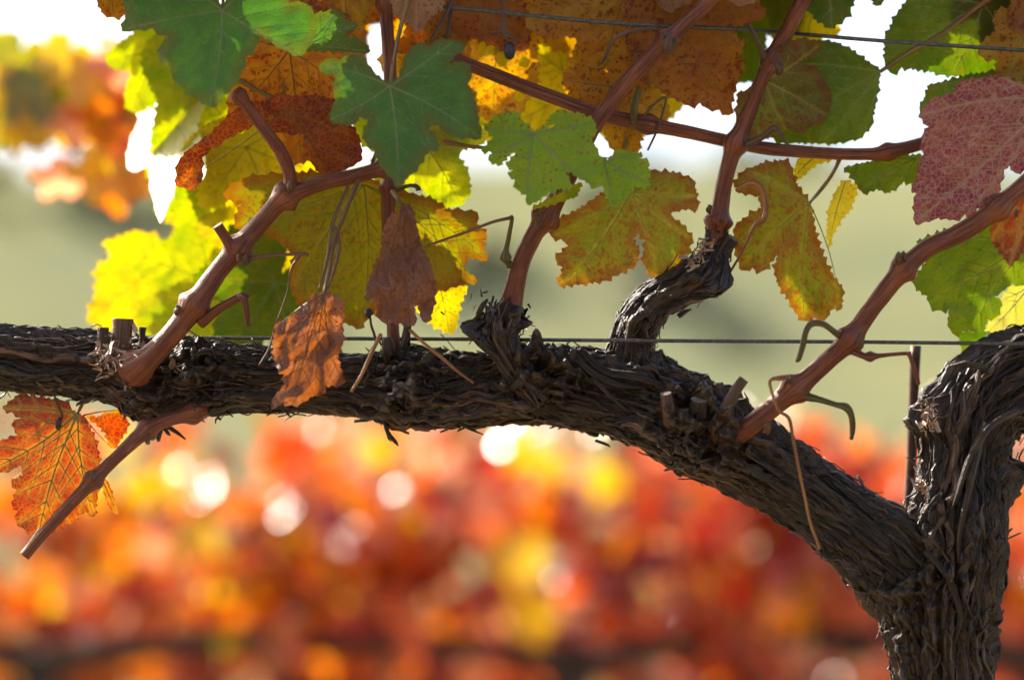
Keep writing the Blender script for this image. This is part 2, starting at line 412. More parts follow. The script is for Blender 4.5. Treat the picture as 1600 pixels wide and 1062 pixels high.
LEAF_N = [0]
def make_leaf(parent, outline, base, tips, y, mat, tilt=(0, 0), fold=0.0, droop=0.0, cup=0.0, wave=6.0, crumple=0.0, grid=5.0,
              tooth=13, depth=5.0, seed=None, vein_mat=None, petiole=None, pet_mat=None, pet_r=3.2, label=None, holes=(), name='leaf',
              veins=True, roll=None, pucker=1.0, vein_w=2.6):
    """a leaf blade with raised veins and a petiole; x, y in photo pixels at its real distance, depth shaped in metres"""
    if 0 < y <= .075: y = y * .5 - .012
    LEAF_N[0] += 1; sd = seed if seed is not None else LEAF_N[0] * 7 + 3
    r = np.random.default_rng(sd)
    base = np.asarray(base, float); tips = [np.asarray(t, float) for t in tips]
    poly = serrate(outline, tooth, depth, r) if depth > 0 else np.asarray(outline, float)
    lo = poly.min(0); hi = poly.max(0); L = max(np.hypot(*(tips[0] - base)), 30.0)
    md = (tips[0] - base) / np.hypot(*(tips[0] - base)); mn = np.array([-md[1], md[0]])
    gx, gy = np.meshgrid(np.arange(lo[0], hi[0], grid), np.arange(lo[1], hi[1], grid * .87))
    gx = gx + (np.arange(gx.shape[0]) % 2)[:, None] * grid * .5
    gx = (gx + r.uniform(-.2, .2, gx.shape) * grid).ravel(); gy = (gy + r.uniform(-.2, .2, gy.shape) * grid).ravel()
    k = pip(gx, gy, poly); gx, gy = gx[k], gy[k]
    de = np.full(gx.shape, 1e9)
    for i in range(len(poly)): de = np.minimum(de, seg_dist(gx, gy, poly[i], poly[(i + 1) % len(poly)]))
    for (hx, hy, hr) in holes: de = np.where(np.hypot(gx - hx, gy - hy) < hr + grid * .5, 0, de)
    k = de > grid * .55; gx, gy = gx[k], gy[k]
    pts = [Vector(p) for p in poly] + [Vector((a, b)) for a, b in zip(gx, gy)]
    ov, oe, of, *_ = delaunay_2d_cdt(pts, [], [list(range(len(poly)))], 1, 1e-4)
    Q = np.array([[p.x, p.y] for p in ov])
    of = [list(f) for f in of]
    if holes:
        cen = np.array([Q[f].mean(0) for f in of])
        bad = np.zeros(len(of), bool)
        for (hx, hy, hr) in holes: bad |= np.hypot(cen[:, 0] - hx, (cen[:, 1] - hy) * .8) < hr * (1 + .35 * np.sin(3 * np.arctan2(cen[:, 1] - hy, cen[:, 0] - hx) + hx))
        of = [f for f, b_ in zip(of, bad) if not b_]
    # veins: mains to each lobe, with secondaries
    lines = []
    for ti, t in enumerate(tips):
        d = t - base; ln = np.hypot(*d);
        if ln < 8: continue
        nn = np.array([-d[1], d[0]]) / ln; bow = r.uniform(-.05, .05)
        u = np.linspace(0, 1, 14)
        ml = base + np.outer(u, d) + np.outer(np.sin(u * math.pi) * bow * ln, nn)
        lines.append((ml, vein_w * (1 if ti == 0 else .85), 0))
        ns = max(2, int(ln / 26))
        for q in range(1, ns):
            f = q / ns
            for s_ in (1, -1):
                st = base + d * (f + r.uniform(-.03, .03)) + nn * math.sin(f * math.pi) * bow * ln
                ang = math.radians(r.uniform(38, 54)); dd = (d / ln) * math.cos(ang) + nn * s_ * math.sin(ang)
                l2 = ln * (1 - f) * .75 + 14; u2 = np.linspace(0, 1, 9)
                pl = st + np.outer(u2 * l2, dd) + np.outer(u2 ** 2 * l2 * .15, d / ln)
                ins = pip(pl[:, 0], pl[:, 1], poly); c = len(pl) if ins.all() else int(np.argmin(ins))
                if c >= 3: lines.append((pl[:c], vein_w * .5, 1))
    def vdist(x, y):
        dm = np.full(x.shape, 1e9)
        for ln_, w_, o_ in lines:
            st_ = 2 if o_ == 0 else 3
            idx = list(range(0, len(ln_), st_)); idx = idx + [len(ln_) - 1] if idx[-1] != len(ln_) - 1 else idx
            for a_, b_ in zip(idx[:-1], idx[1:]):
                dm = np.minimum(dm, seg_dist(x, y, ln_[a_], ln_[b_]) + (0 if o_ == 0 else 2.0))
        return dm
    def depth_at(x, y_):
        rx, ry = x - base[0], y_ - base[1]
        a = rx * md[0] + ry * md[1]; b = rx * mn[0] + ry * mn[1]
        z = tilt[0] * rx + tilt[1] * ry + fold * np.abs(b) + droop * a * np.abs(a) / L + cup * (b * b) / L
        rr = np.clip(np.hypot(a, b) / L, 0, 1.4)
        z = z + wave * rr * (noise3(x / 42, y_ / 42, sd * .37, sd) * 2.2 + noise3(x / 19, y_ / 19, sd * .7, sd + 5) * .8)
        if crumple:
            wx = a + 26 * noise3(x / 40, y_ / 40, sd * .3, sd + 9); wy = b + 26 * noise3(x / 40, y_ / 40, sd * .8 + 4, sd + 10)
            rg = lambda sc, q: np.abs(noise3(wx / (sc * 1.7), wy / sc, q, sd + 12))
            z = z + crumple * (5.2 * rg(50, .3) + 1.5 * rg(24, 1.7) + .35 * rg(10, 3.1) - 1.6)
        if roll is not None: z = z + roll(x, y_)
        if pucker:
            z = z - pucker * 2.1 * (1 - np.exp(-(vdist(x, y_) / 7.0) ** 2))
        return z
    dz = depth_at(Q[:, 0], Q[:, 1])
    W = P(Q[:, 0], Q[:, 1], y + dz * MP)
    de = np.full(len(Q), 1e9)
    for i in range(len(poly)): de = np.minimum(de, seg_dist(Q[:, 0], Q[:, 1], poly[i], poly[(i + 1) % len(poly)]))
    vd = vdist(Q[:, 0], Q[:, 1])
    o = new_obj(name, mesh_from(name, W, of, mat, Q * MP * 100, {'vd': vd, 'edge': de}), parent)
    if label: o['label'] = label
    if veins:
        V = []; Fc = []; zi = 0
        LA = np.vstack([l[0] for l in lines]); ZA = depth_at(LA[:, 0], LA[:, 1])
        for ln_, w_, o_ in lines:
            m = len(ln_); zz = ZA[zi:zi + m]; zi += m; tg = np.gradient(ln_, axis=0); tg /= np.linalg.norm(tg, axis=1)[:, None] + 1e-9
            nn = np.stack([-tg[:, 1], tg[:, 0]], -1); wd = w_ * np.linspace(1, .3, m)
            b0 = len(V)
            for q in range(m):
                c = ln_[q]; yb = y + zz[q] * MP
                for (ox, oz) in ((-.5, 0.0), (0, -.42), (.5, 0.0), (0, .42)):
                    pp = c + nn[q] * ox * wd[q]; V.append((pp[0], pp[1], yb + oz * wd[q] * MP))
            for q in range(m - 1):
                for e in range(4):
                    Fc.append([b0 + q * 4 + e, b0 + q * 4 + (e + 1) % 4, b0 + q * 4 + 4 + (e + 1) % 4, b0 + q * 4 + 4 + e])
        V = np.array(V); V = P(V[:, 0], V[:, 1], V[:, 2])
        if len(V): new_obj('veins', mesh_from('veins', V, Fc, vein_mat or mat, np.array(V)[:, [0, 2]] * 100, {'vd': np.zeros(len(V)), 'edge': np.full(len(V), 50.)}), o)
    if petiole:
        z0 = y + float(depth_at(base[:1], base[1:])[0]) * MP
        pl = px_path([(base[0], base[1], z0 + .0008)] + [(q[0], q[1], q[2] if len(q) > 2 else z0) for q in petiole])
        n = len(pl); rd = np.full(n, pet_r * MP); rd[0] *= .7; rd[-1] *= 1.5
        tube('petiole', pl, rd, pet_mat or PETIOLE, o, step=0.004, nA=8, rough=.15, seed=sd)
    return o

def vein_mat(name, c, trans=.3):
    return leaf_mat(name, c, (c[0] * .85, c[1] * .85, c[2] * .85), simple=True, trans=trans, tgain=1.1, rough=.45)
VG = vein_mat('vein_green', (0.27, 0.34, 0.14)); VY = vein_mat('vein_yellow', (0.36, 0.30, 0.08)); VR = vein_mat('vein_rust', (0.26, 0.12, 0.05))
VP = vein_mat('vein_pale', (0.50, 0.36, 0.28)); VB = vein_mat('vein_brown', (0.20, 0.10, 0.06))

M_GREEN = leaf_mat('leaf_green', (0.062, 0.16, 0.034), (0.09, 0.20, 0.038), vein=(0.13, 0.2, 0.07), veinw=3.5, net=.12, trans=.32, tgain=1.5, rough=.46, spec=.3, edge=(0.10, 0.125, 0.022), wrinkle=.7)
M_LGREEN = leaf_mat('leaf_fresh_green', (0.20, 0.37, 0.018), (0.28, 0.39, 0.02), spot=(0.2, 0.1, 0.03), spots=.05, vein=(0.2, 0.26, 0.08), veinw=4, net=.2, trans=.42, tgain=1.5, rough=.5, spec=.2, wrinkle=.6)
M_DGREEN = leaf_mat('leaf_deep_green', (0.045, 0.085, 0.012), (0.075, 0.105, 0.014), spot=(0.1, 0.05, 0.01), spots=.05, vein=(0.13, 0.15, 0.03), veinw=4, net=.15, trans=.5, tgain=1.7)
M_GRYEL = leaf_mat('leaf_green_yellow', (0.15, 0.22, 0.015), (0.34, 0.33, 0.022), vein=(0.35, 0.36, 0.05), veinw=5, net=.25, trans=.55, tgain=1.3)
M_YELLOW = leaf_mat('leaf_yellow', (0.46, 0.36, 0.02), (0.55, 0.43, 0.03), spot=(0.38, 0.16, 0.02), spots=.12, vein=(0.5, 0.45, 0.06), veinw=4, net=.15, trans=.55, tgain=1.12)
M_AMBER = leaf_mat('leaf_amber', (0.42, 0.235, 0.02), (0.36, 0.15, 0.018), spot=(0.13, 0.03, 0.012), spots=.32, vein=(0.42, 0.26, 0.05), veinw=4, net=.15, trans=.55, tgain=1.4)
M_ORANGE = leaf_mat('leaf_orange', (0.36, 0.15, 0.025), (0.27, 0.085, 0.02), spot=(0.12, 0.02, 0.015), spots=.42, vein=(0.34, 0.17, 0.05), veinw=4, net=.2, trans=.5, tgain=1.4)
M_OLIVE = leaf_mat('leaf_olive_red', (0.125, 0.15, 0.018), (0.17, 0.135, 0.018), spot=(0.15, 0.03, 0.015), spots=.42, vein=(0.28, 0.25, 0.05), veinw=4, net=.15, edge=(0.16, 0.065, 0.02), trans=.5, tgain=1.25)
M_OLIVE2 = leaf_mat('leaf_olive', (0.13, 0.125, 0.015), (0.17, 0.125, 0.018), spot=(0.13, 0.045, 0.015), spots=.34, vein=(0.2, 0.19, 0.04), veinw=4, net=.12, edge=(0.15, 0.06, 0.02), trans=.55, tgain=1.5)
M_RUST = leaf_mat('leaf_rust', (0.23, 0.085, 0.02), (0.2, 0.13, 0.02), spot=(0.15, 0.02, 0.012), spots=.35, vein=(0.26, 0.15, 0.04), veinw=4, net=.15, trans=.5, tgain=1.5)
M_RED = leaf_mat('leaf_dark_red', (0.11, 0.014, 0.012), (0.16, 0.03, 0.014), vein=(0.34, 0.15, 0.05), veinw=3, net=.6, netcol=(0.30, 0.11, 0.04), trans=.45, tgain=1.5)
M_VEINRED = leaf_mat('leaf_veined_red', (0.29, 0.02, 0.012), (0.35, 0.045, 0.018), spot=(0.2, 0.012, 0.01), spots=.4, vein=(0.5, 0.27, 0.07), veinw=6, net=.6, netcol=(0.40, 0.13, 0.05), edge=(0.16, 0.02, 0.012), trans=.45, tgain=1.0)
M_PURPLE = leaf_mat('leaf_purple', (0.17, 0.014, 0.06), (0.30, 0.095, 0.10), spot=(0.09, 0.008, 0.035), spots=.3, vein=(0.42, 0.25, 0.18), veinw=4, net=.5, netcol=(0.46, 0.29, 0.2), edge=None, trans=.35, tgain=1.3, rough=.6, spec=.15)
M_SHEEN = leaf_mat('leaf_waxy_yellow', (0.5, 0.5, 0.12), (0.55, 0.5, 0.15), vein=(0.5, 0.5, 0.2), veinw=3, trans=.3, tgain=1.2, rough=.36, spec=.6)
M_DRY = leaf_mat('leaf_dry_brown', (0.20, 0.095, 0.066), (0.28, 0.15, 0.11), spot=(0.11, 0.04, 0.025), spots=.1, vein=(0.24, 0.13, 0.085), veinw=3, net=.25, trans=.34, tgain=1.7, rough=.5, wrinkle=.9, tsat=1.5)
M_TAN = leaf_mat('leaf_dry_tan', (0.30, 0.15, 0.075), (0.36, 0.22, 0.12), spot=(0.16, 0.05, 0.03), spots=.3, vein=(0.4, 0.26, 0.15), veinw=3, net=.2, trans=.4, tgain=1.3)

def Z(ox, oy, s, pts): return [(ox + a / s, oy + b / s) for a, b in pts]
Z2 = lambda p: Z(350, 0, 3.318, p)
Z3 = lambda p: Z(750, 0, 3.318, p)
Z4 = lambda p: Z(1150, 0, 3.318, p)
Z6 = lambda p: Z(350, 280, 2.529, p)
Z7 = lambda p: Z(750, 280, 2.413, p)
Z8 = lambda p: Z(1150, 260, 2.309, p)
Z9 = lambda p: Z(0, 580, 3.32, p)

# ------------------------------------------------------------------ the vine in focus
base_pt = P(1476, 1062, 0.0)
vine = bpy.data.objects.new('grape_vine', None); COL.objects.link(vine)
vine['label'] = 'old shaggy-barked grapevine in sharp focus with green, orange and dry brown leaves'
vine['category'] = 'grapevine'
VINE_BASE = Vector((float(base_pt[0]), 0.0, 0.0))
# (the Empty stays at the world origin of the row so that its parts keep their own coordinates)

def burls(C, s, lst):
    """gaussian lumps on a tube: (px,py,y, height m, along m, angular width)"""
    out = []
    for (px, py, y, h, wl, wa) in lst:
        out.append((P(px, py, y), h, wl, wa))
    return out

def bark_tube(name, lst, rad_px, parent, step=.0016, nA=210, lumps=(), seed=0, twist=1.5, amp=1.0, strips=300, cap=True):
    pts = px_path(lst); rad = np.array(rad_px) * MP
    C, R, s = spline(pts, rad, step); T, N1, N2 = frames(C)
    LB = []
    for (px, py, y, h, wl, wa) in lumps:
        p = P(px, py, y); k = np.linalg.norm(C - p, axis=1).argmin(); v = p - C[k]
        LB.append((s[k], math.atan2(v @ N2[k], v @ N1[k]), h, wl, wa))
    def disp(S, TH, RR):
        w1 = noise3(np.cos(TH) * 1.0, np.sin(TH) * 1.0, S * 9, seed) * .8
        th = TH + S * twist + w1 * .55
        c, sn = np.cos(th), np.sin(th)
        k = RR / .03
        def crack(k_, f, sd_, p): return 1 - np.clip(1 - np.abs(noise3(c * k_, sn * k_, S * f + w1 * f * .12, seed + sd_)) * 3.4, 0, 1) ** p
        a = crack(2.4, 8, 1, 1.5); b = crack(5.5, 15, 2, 1.6); d = crack(12, 36, 3, 1.6)
        e = noise3(c * 24, sn * 24, S * 170, seed + 4)
        st = np.round((noise3(c * 3.6, sn * 3.6, S * 11, seed + 7) + .5) * 4) / 4    # plates that break off in steps
        out = (a * .0056 + b * .0046 + d * .0028 + e * .0018 + st * .0044 - .0102) * amp * np.clip(k, .4, 1.2)
        out += RR * .10 * noise3(c * .8, sn * .8, S * 14, seed + 5)
        for (s0, t0, h, wl, wa) in LB:
            da = np.angle(np.exp(1j * (TH - t0)))
            g = np.exp(-((S - s0) / wl) ** 2 - (da / wa) ** 2)
            lump = noise3(np.cos(TH) * 3, np.sin(TH) * 3, S * 90, seed + 8) * 1.3 + noise3(np.cos(TH) * 8, np.sin(TH) * 8, S * 220, seed + 9) * .6
            out += g * h * 1.45 * (1 + 1.8 * lump)
        return out
    d = tube_data(pts, rad, step, nA, disp=disp, cap=cap)
    tn = .72 + .55 * noise3(d['V'][:, 0] * 45, d['V'][:, 1] * 45, d['V'][:, 2] * 45, seed)
    me = mesh_from(name, d['V'], d['faces'], BARK, d['uv'], {'tint': tn})
    o = new_obj(name, me, parent)
    # loose strips of bark lying along the surface, their ends lifting
    r = np.random.default_rng(seed + 40); V = []; Fc = []; UV = []; TI = []
    m = len(d['s']); Rm = d['R']
    for q in range(strips):
        ln = r.uniform(.018, .13); n = max(6, int(ln / .004)); i0 = r.integers(0, max(1, m - int(ln / step) - 1)); i1 = min(m - 1, i0 + int(ln / step))
        ii = np.linspace(i0, i1, n).astype(int); th0 = r.uniform(0, 2 * math.pi); S = d['s'][ii]
        w1 = noise3(np.cos(th0), np.sin(th0), S * 9, seed) * .8
        th = th0 - S * twist - w1 * .55 + noise3(S * 40, q * 3.1, 0, seed) * .5 + (S - S[0]) * r.normal(0, 1.8)
        wd = .0006 + .0036 * r.uniform(0, 1) ** 2.2; lift = r.uniform(-.0006, .0012); end = r.uniform(0, 1) ** 4 * .012
        u = np.linspace(0, 1, n); prof = np.sin(np.clip(u * 1.0, 0, 1) * math.pi) ** .5
        up = lift + end * np.clip((u - .7) / .3, 0, 1) ** 2 + (r.uniform(0, 1) ** 6 * .008) * np.clip((.25 - u) / .25, 0, 1) ** 2
        tint = .35 + 2.6 * r.uniform(0, 1) ** 2.6; jag = r.uniform(.7, 1.3, n); b0 = len(V); us = r.uniform(0, 5); vs_ = r.uniform(0, 5)
        for k in range(n):
            i = ii[k]; t = th[k]
            rr = Rm[i, int((t / (2 * math.pi) % 1) * nA) % nA]; rr = .5 * rr + .5 * Rm[i].mean() if rr < Rm[i].mean() else rr
            er = d['N1'][i] * math.cos(t) + d['N2'][i] * math.sin(t); et = -d['N1'][i] * math.sin(t) + d['N2'][i] * math.cos(t)
            c = d['C'][i] + er * (rr + up[k]); hw = wd * (.25 + .75 * prof[k]) * jag[k]; ht = .0004 + wd * .26
            for (a, b) in ((-1, -.5), (-.55, .7), (.1, 1.0), (.7, .55), (1, -.5), (0, -.9)):
                V.append(c + et * a * hw + er * b * ht); UV.append((us + S[k], vs_ + a * hw)); TI.append(tint)
        for k in range(n - 1):
            for e in range(6):
                Fc.append([b0 + k * 6 + e, b0 + k * 6 + (e + 1) % 6, b0 + k * 6 + 6 + (e + 1) % 6, b0 + k * 6 + 6 + e])
        Fc.append([b0 + e for e in range(5, -1, -1)]); e0 = b0 + (n - 1) * 6; Fc.append([e0 + e for e in range(6)])
    if V:
        so_ = new_obj('bark_strips', mesh_from('bark_strips', V, Fc, BARK, np.array(UV), {'tint': TI}), o); so_['kind'] = 'stuff'
    return o, d

trunk, td = bark_tube('trunk', [(1510, 3200, 0.0), (1500, 2330, 0.0), (1488, 1900, 0), (1480, 1500, 0), (1476, 1200, 0), (1474, 1062, 0), (1472, 960, 0), (1490, 860, 0), (1506, 770, 0), (1512, 700, 0.005), (1530, 640, .01),
                                (1580, 600, .015), (1660, 580, .02), (1800, 575, .02), (2000, 580, .02)],
                      [100, 92, 84, 80, 77, 74, 80, 80, 64, 62, 70, 72, 68, 62, 60], vine, seed=3, twist=2.2, strips=640, nA=230, amp=1.25,
                      lumps=[(1565, 740, 0, .010, .018, .5), (1440, 650, 0, .008, .016, .6), (1420, 930, -.03, .010, .03, .7)])
cordon, cdn = bark_tube('cordon', [(1478, 985, 0.0), (1440, 925, -.005), (1385, 868, -.008), (1320, 815, -.008), (1235, 755, -.006), (1150, 702, -.004), (1060, 655, 0), (960, 622, .002), (860, 606, 0), (760, 606, 0), (660, 606, 0),
                                  (560, 602, 0), (460, 595, 0), (380, 592, 0), (300, 590, 0), (230, 586, 0), (150, 572, 0), (60, 563, 0), (-60, 556, 0), (-260, 550, 0), (-600, 556, 0)],
                        [60, 70, 66, 57, 55, 60, 64, 58, 56, 53, 54, 48, 44, 47, 53, 52, 45, 46, 48, 50, 52], vine, seed=17, twist=1.2, strips=620, nA=220, amp=1.15,
                        lumps=[(310, 585, -.03, .010, .022, .9), (215, 585, -.03, .008, .018, .8), (640, 600, -.04, .012, .022, .8), (850, 570, -.03, .009, .03, .7), (1080, 650, -.03, .012, .035, .8),
                               (1140, 690, -.03, .008, .02, .7), (630, 660, 0, .002, .015, .7), (990, 570, 0.0, .008, .02, .6), (240, 650, 0, .006, .02, .8), (830, 590, -.03, .008, .03, .6)])

def bark_scales(parent, d, n, seed, sz=.007):
    """torn scales of bark standing a little off the surface"""
    r = np.random.default_rng(seed); m = len(d['s']); nA = d['nA']; V = []; Fc = []; UV = []; TI = []
    for q in range(n):
        i = int(r.integers(2, m - 2)); j = int(r.integers(nA)); t = 2 * math.pi * j / nA
        er = d['N1'][i] * math.cos(t) + d['N2'][i] * math.sin(t); et = np.cross(er, d['T'][i])
        c = d['C'][i] + er * (d['R'][i, j] - .0006); u = d['T'][i] * r.choice([-1, 1]) + et * r.normal(0, .35) + er * r.uniform(.02, .38); u /= np.linalg.norm(u)
        v = et - u * (et @ u); v /= np.linalg.norm(v); w_ = np.cross(u, v) ; w_ = w_ if w_ @ er > 0 else -w_
        L = sz * r.uniform(.4, 2.0); W = r.uniform(.0006, .0026); b0 = len(V); cu = r.uniform(-.25, .35); ti = .35 + 2.2 * r.uniform(0, 1) ** 2; o = r.uniform(0, 5)
        for k in range(4):
            f = k / 3; cc = c + u * L * f + w_ * L * cu * f * f; ww = W * (1 - .65 * f) * r.uniform(.7, 1.3)
            V += [cc - v * ww, cc + w_ * .0005, cc + v * ww, cc - w_ * .0003]; UV += [(o + L * f, o - ww), (o + L * f, o), (o + L * f, o + ww), (o + L * f, o)]; TI += [ti] * 4
        for k in range(3):
            for e in range(4): Fc.append([b0 + k * 4 + e, b0 + k * 4 + (e + 1) % 4, b0 + k * 4 + 4 + (e + 1) % 4, b0 + k * 4 + 4 + e])
    o = new_obj('bark_scales', mesh_from('bark_scales', V, Fc, BARK, np.array(UV), {'tint': TI}), parent); o['kind'] = 'stuff'
bark_scales(trunk, td, 1300, 61); bark_scales(cordon, cdn, 1300, 62)

def shreds(parent, lst, mat=BARK):
    """loose hanging splinters of bark, pixel paths"""
    for q, (pts, wd) in enumerate(lst):
        pw = px_path(pts); n = len(pw); rd = np.full(n, wd * MP); rd[-1] *= .35
        tube('bark_shred', pw, rd, mat, parent, step=.003, nA=6, rough=.5, seed=q)
shreds(cordon, [
    ([(600, 655, -.01), (606, 675, -.012), (618, 690, -.014), (622, 696, -.012)], 3.5), ([(606, 664, -.012), (606, 682, -.01), (612, 690, -.01)], 2),
    ([(715, 660, -.015), (735, 670, -.016), (756, 679, -.014)], 2.5), ([(190, 625, -.01), (196, 640, -.01), (194, 655, -.008)], 4),
    ([(205, 628, -.012), (215, 648, -.012), (219, 655, -.012)], 3), ([(255, 662, -.01), (272, 672, -.01), (290, 686, -.008)], 4), ([(250, 660, -.008), (262, 676, -.008), (266, 680, -.006)], 3.5),
    ([(345, 655, -.012), (338, 652, -.01), (337, 662, -.01)], 2), ([(448, 645, -.01), (455, 652, -.01)], 2.5), ([(1030, 598, -.02), (1060, 596, -.022), (1090, 590, -.02)], 6), ([(1062, 594, -.022), (1080, 596, -.022), (1098, 592, -.02)], 2.5),
    ([(930, 688, -.01), (948, 694, -.012), (953, 698, -.01)], 2.5), ([(1215, 660, -.03), (1228, 672, -.034), (1234, 686, -.03)], 2),
    ([(900, 560, -.028), (930, 585, -.034), (965, 600, -.036), (1010, 606, -.03)], 5), ([(905, 545, -.02), (945, 578, -.03), (1000, 590, -.033), (1050, 610, -.03)], 6),
    ([(925, 590, -.034), (955, 620, -.04), (985, 645, -.036)], 3.2)])
shreds(trunk, [([(1575, 855, -.01), (1530, 880, .0), (1528, 905, 0), (1533, 930, 0)], 5), ([(1565, 840, -.01), (1560, 852, -.012), (1574, 853, -.012)], 3.5), ([(1555, 850, -.015), (1566, 862, -.015), (1570, 857, -.012)], 3),
               ([(1415, 778, -.02), (1432, 768, -.024), (1436, 752, -.022)], 1.8), ([(1450, 795, -.03), (1458, 780, -.034), (1470, 768, -.03)], 1.8), ([(1565, 765, -.01), (1575, 772, -.01), (1580, 779, -.01)], 2.4),
               ([(1540, 575, -.02), (1510, 568, -.025), (1485, 571, -.02)], 5), ([(1445, 860, -.04), (1480, 900, -.045), (1500, 960, -.043), (1490, 1010, -.04)], 5), ([(1540, 660, -.035), (1520, 740, -.042), (1500, 830, -.043), (1498, 880, -.042)], 5),
               ([(1590, 640, -.03), (1545, 668, -.04), (1515, 720, -.04), (1490, 790, -.042)], 6), ([(1450, 1000, -.036), (1456, 1040, -.038), (1470, 1062, -.036)], 3.5)])

def flakes(name, parent, spots, mat=FLAKE, seed=0):
    """small curled papery scales round a cane's foot"""
    r = np.random.default_rng(seed); V = []; Fc = []
    for (px, py, y, sp, n, sz) in spots:
        for q in range(n):
            c = P(px + r.normal() * sp, py + r.normal() * sp * .7, y + r.normal() * sp * MP * .5); u = r.normal(size=3); u /= np.linalg.norm(u)
            v = np.cross(u, r.normal(size=3)); v /= np.linalg.norm(v); w_ = np.cross(u, v); L = sz * MP * r.uniform(.5, 1.5); W = L * r.uniform(.25, .5); b0 = len(V)
            for k in range(5):
                t = k / 4; cc = c + u * L * t + w_ * L * .45 * t * t * r.uniform(.8, 1.2); ww = W * (1 - .6 * t) * .5
                V += [cc - v * ww, cc + w_ * .0004, cc + v * ww]
            for k in range(4):
                for e in range(2): Fc.append([b0 + k * 3 + e, b0 + k * 3 + e + 1, b0 + k * 3 + 4 + e, b0 + k * 3 + 3 + e])
    o = new_obj(name, mesh_from(name, V, Fc, mat), parent); o['kind'] = 'stuff'; return o
flakes('bark_flakes', cordon, [(195, 560, -.035, 20, 70, 16), (165, 548, -.03, 10, 24, 14), (180, 580, -.036, 16, 26, 14), (268, 572, -.045, 8, 8, 8), (1180, 678, -.045, 9, 10, 8), (300, 650, -.02, 14, 12, 11)], FLAKE, 2)
flakes('bark_scales', cordon, [(640, 600, -.038, 36, 130, 12), (300, 590, -.034, 34, 90, 11), (830, 600, -.036, 26, 60, 12), (1080, 680, -.038, 36, 80, 11), (1130, 690, -.04, 14, 26, 10), (780, 500, -.02, 26, 50, 13), (615, 555, -.02, 14, 40, 13)], BARK, 4)
flakes('bark_flakes', trunk, [(1452, 640, -.025, 8, 26, 14), (1450, 665, -.03, 8, 16, 12), (1415, 920, -.035, 6, 12, 10), (1440, 760, -.03, 5, 10, 14)], FLAKE, 6)

# ---- canes
def cane(name, lst, rad_px, mat=CANE, nodes=(), cut=None, nA=28, step=.0015, rough=.10, seed=1, label=None, parent=vine):
    nd = [(P(a, b, c), amp * 2.4, wid * .8) for (a, b, c, amp, wid) in nodes]
    o, d = tube(name, px_path(lst), np.array(rad_px) * MP * .79, mat, parent, step=step, nA=nA, nodes=nd, cut=cut, rough=rough, seed=seed)
    if label: o['label'] = label
    return o
def twig(name, parent, lst, rad_px, mat, nodes=(), cut=None, seed=1, nA=10, step=.0018, rough=.12):
    return cane(name, lst, rad_px, mat, nodes, cut, nA, step, rough, seed, None, parent)
def bud(parent, px, py, y, s, seed=0, mat=CANE_GREY):
    """scaly winter bud at a node"""
    r = np.random.default_rng(seed); pts = [(px, py + s * .1, y + .004), (px + r.uniform(-2, 2), py - s * .3, y - .001), (px + r.uniform(-3, 3), py - s * .7, y - .003), (px + r.uniform(-3, 3), py - s, y - .003)]
    return twig('bud', parent, pts, [s * .45, s * .5, s * .36, s * .1], mat, seed=seed, rough=.45, nA=12, step=.0008)

A = cane('cane', [(190, 585, -.02), (222, 568, -.042), (262, 530, -.045), (305, 475, -.045), (340, 425, -.043), (372, 388, -.042), (410, 345, -.04), (446, 308, -.04), (500, 287, -.042), (560, 274, -.044), (602, 262, -.046)],
         [20, 24, 21, 22, 19, 20, 18, 17.5, 15, 14, 14.5], nodes=[(305, 478, -.045, .22, .008), (372, 390, -.042, .3, .007), (448, 305, -.04, .35, .008), (598, 263, -.046, .2, .005), (205, 575, -.04, .25, .012)], cut=CUT, seed=3)
twig('side_shoot', A, [(312, 505, -.045), (345, 480, -.05), (378, 463, -.052), (388, 465, -.053)], [12, 9, 8, 5], CANE, seed=4)
twig('side_shoot', A, [(372, 462, -.052), (382, 470, -.058), (386, 492, -.056), (388, 509, -.054)], [6, 7, 6, 5], CANE, seed=5)
twig('spur_stub', A, [(368, 398, -.045), (358, 380, -.05), (345, 360, -.052), (340, 352, -.053)], [17, 11, 10, 11], CANE, cut=CUT, seed=6, nA=14)
twig('petiole_stub', A, [(385, 408, -.045), (400, 402, -.05), (440, 398, -.052), (476, 397, -.053), (481, 400, -.053)], [7, 4.5, 3.4, 3.6, 4], PETIOLE_R, seed=7)
twig('side_shoot', A, [(452, 305, -.042), (453, 275, -.046), (440, 240, -.05), (415, 205, -.054), (385, 165, -.056), (366, 143, -.056)], [17, 13, 12.5, 12, 11, 13], CANE, nodes=[(375, 152, -.056, .2, .006)], cut=CUT, seed=8, nA=16)
twig('tendril', A, [(470, 398, -.05), (455, 420, -.052), (448, 460, -.053), (430, 510, -.05), (420, 545, -.05), (405, 570, -.05)], [2.5, 2, 1.8, 2, 2, 1.5], PETIOLE_R, seed=9)
bud(A, 277, 490, -.05, 13, 1); bud(A, 455, 296, -.058, 14, 2); bud(A, 385, 410, -.052, 13, 3); bud(A, 372, 405, -.06, 8, 4); bud(A, 268, 572, -.058, 12, 5)

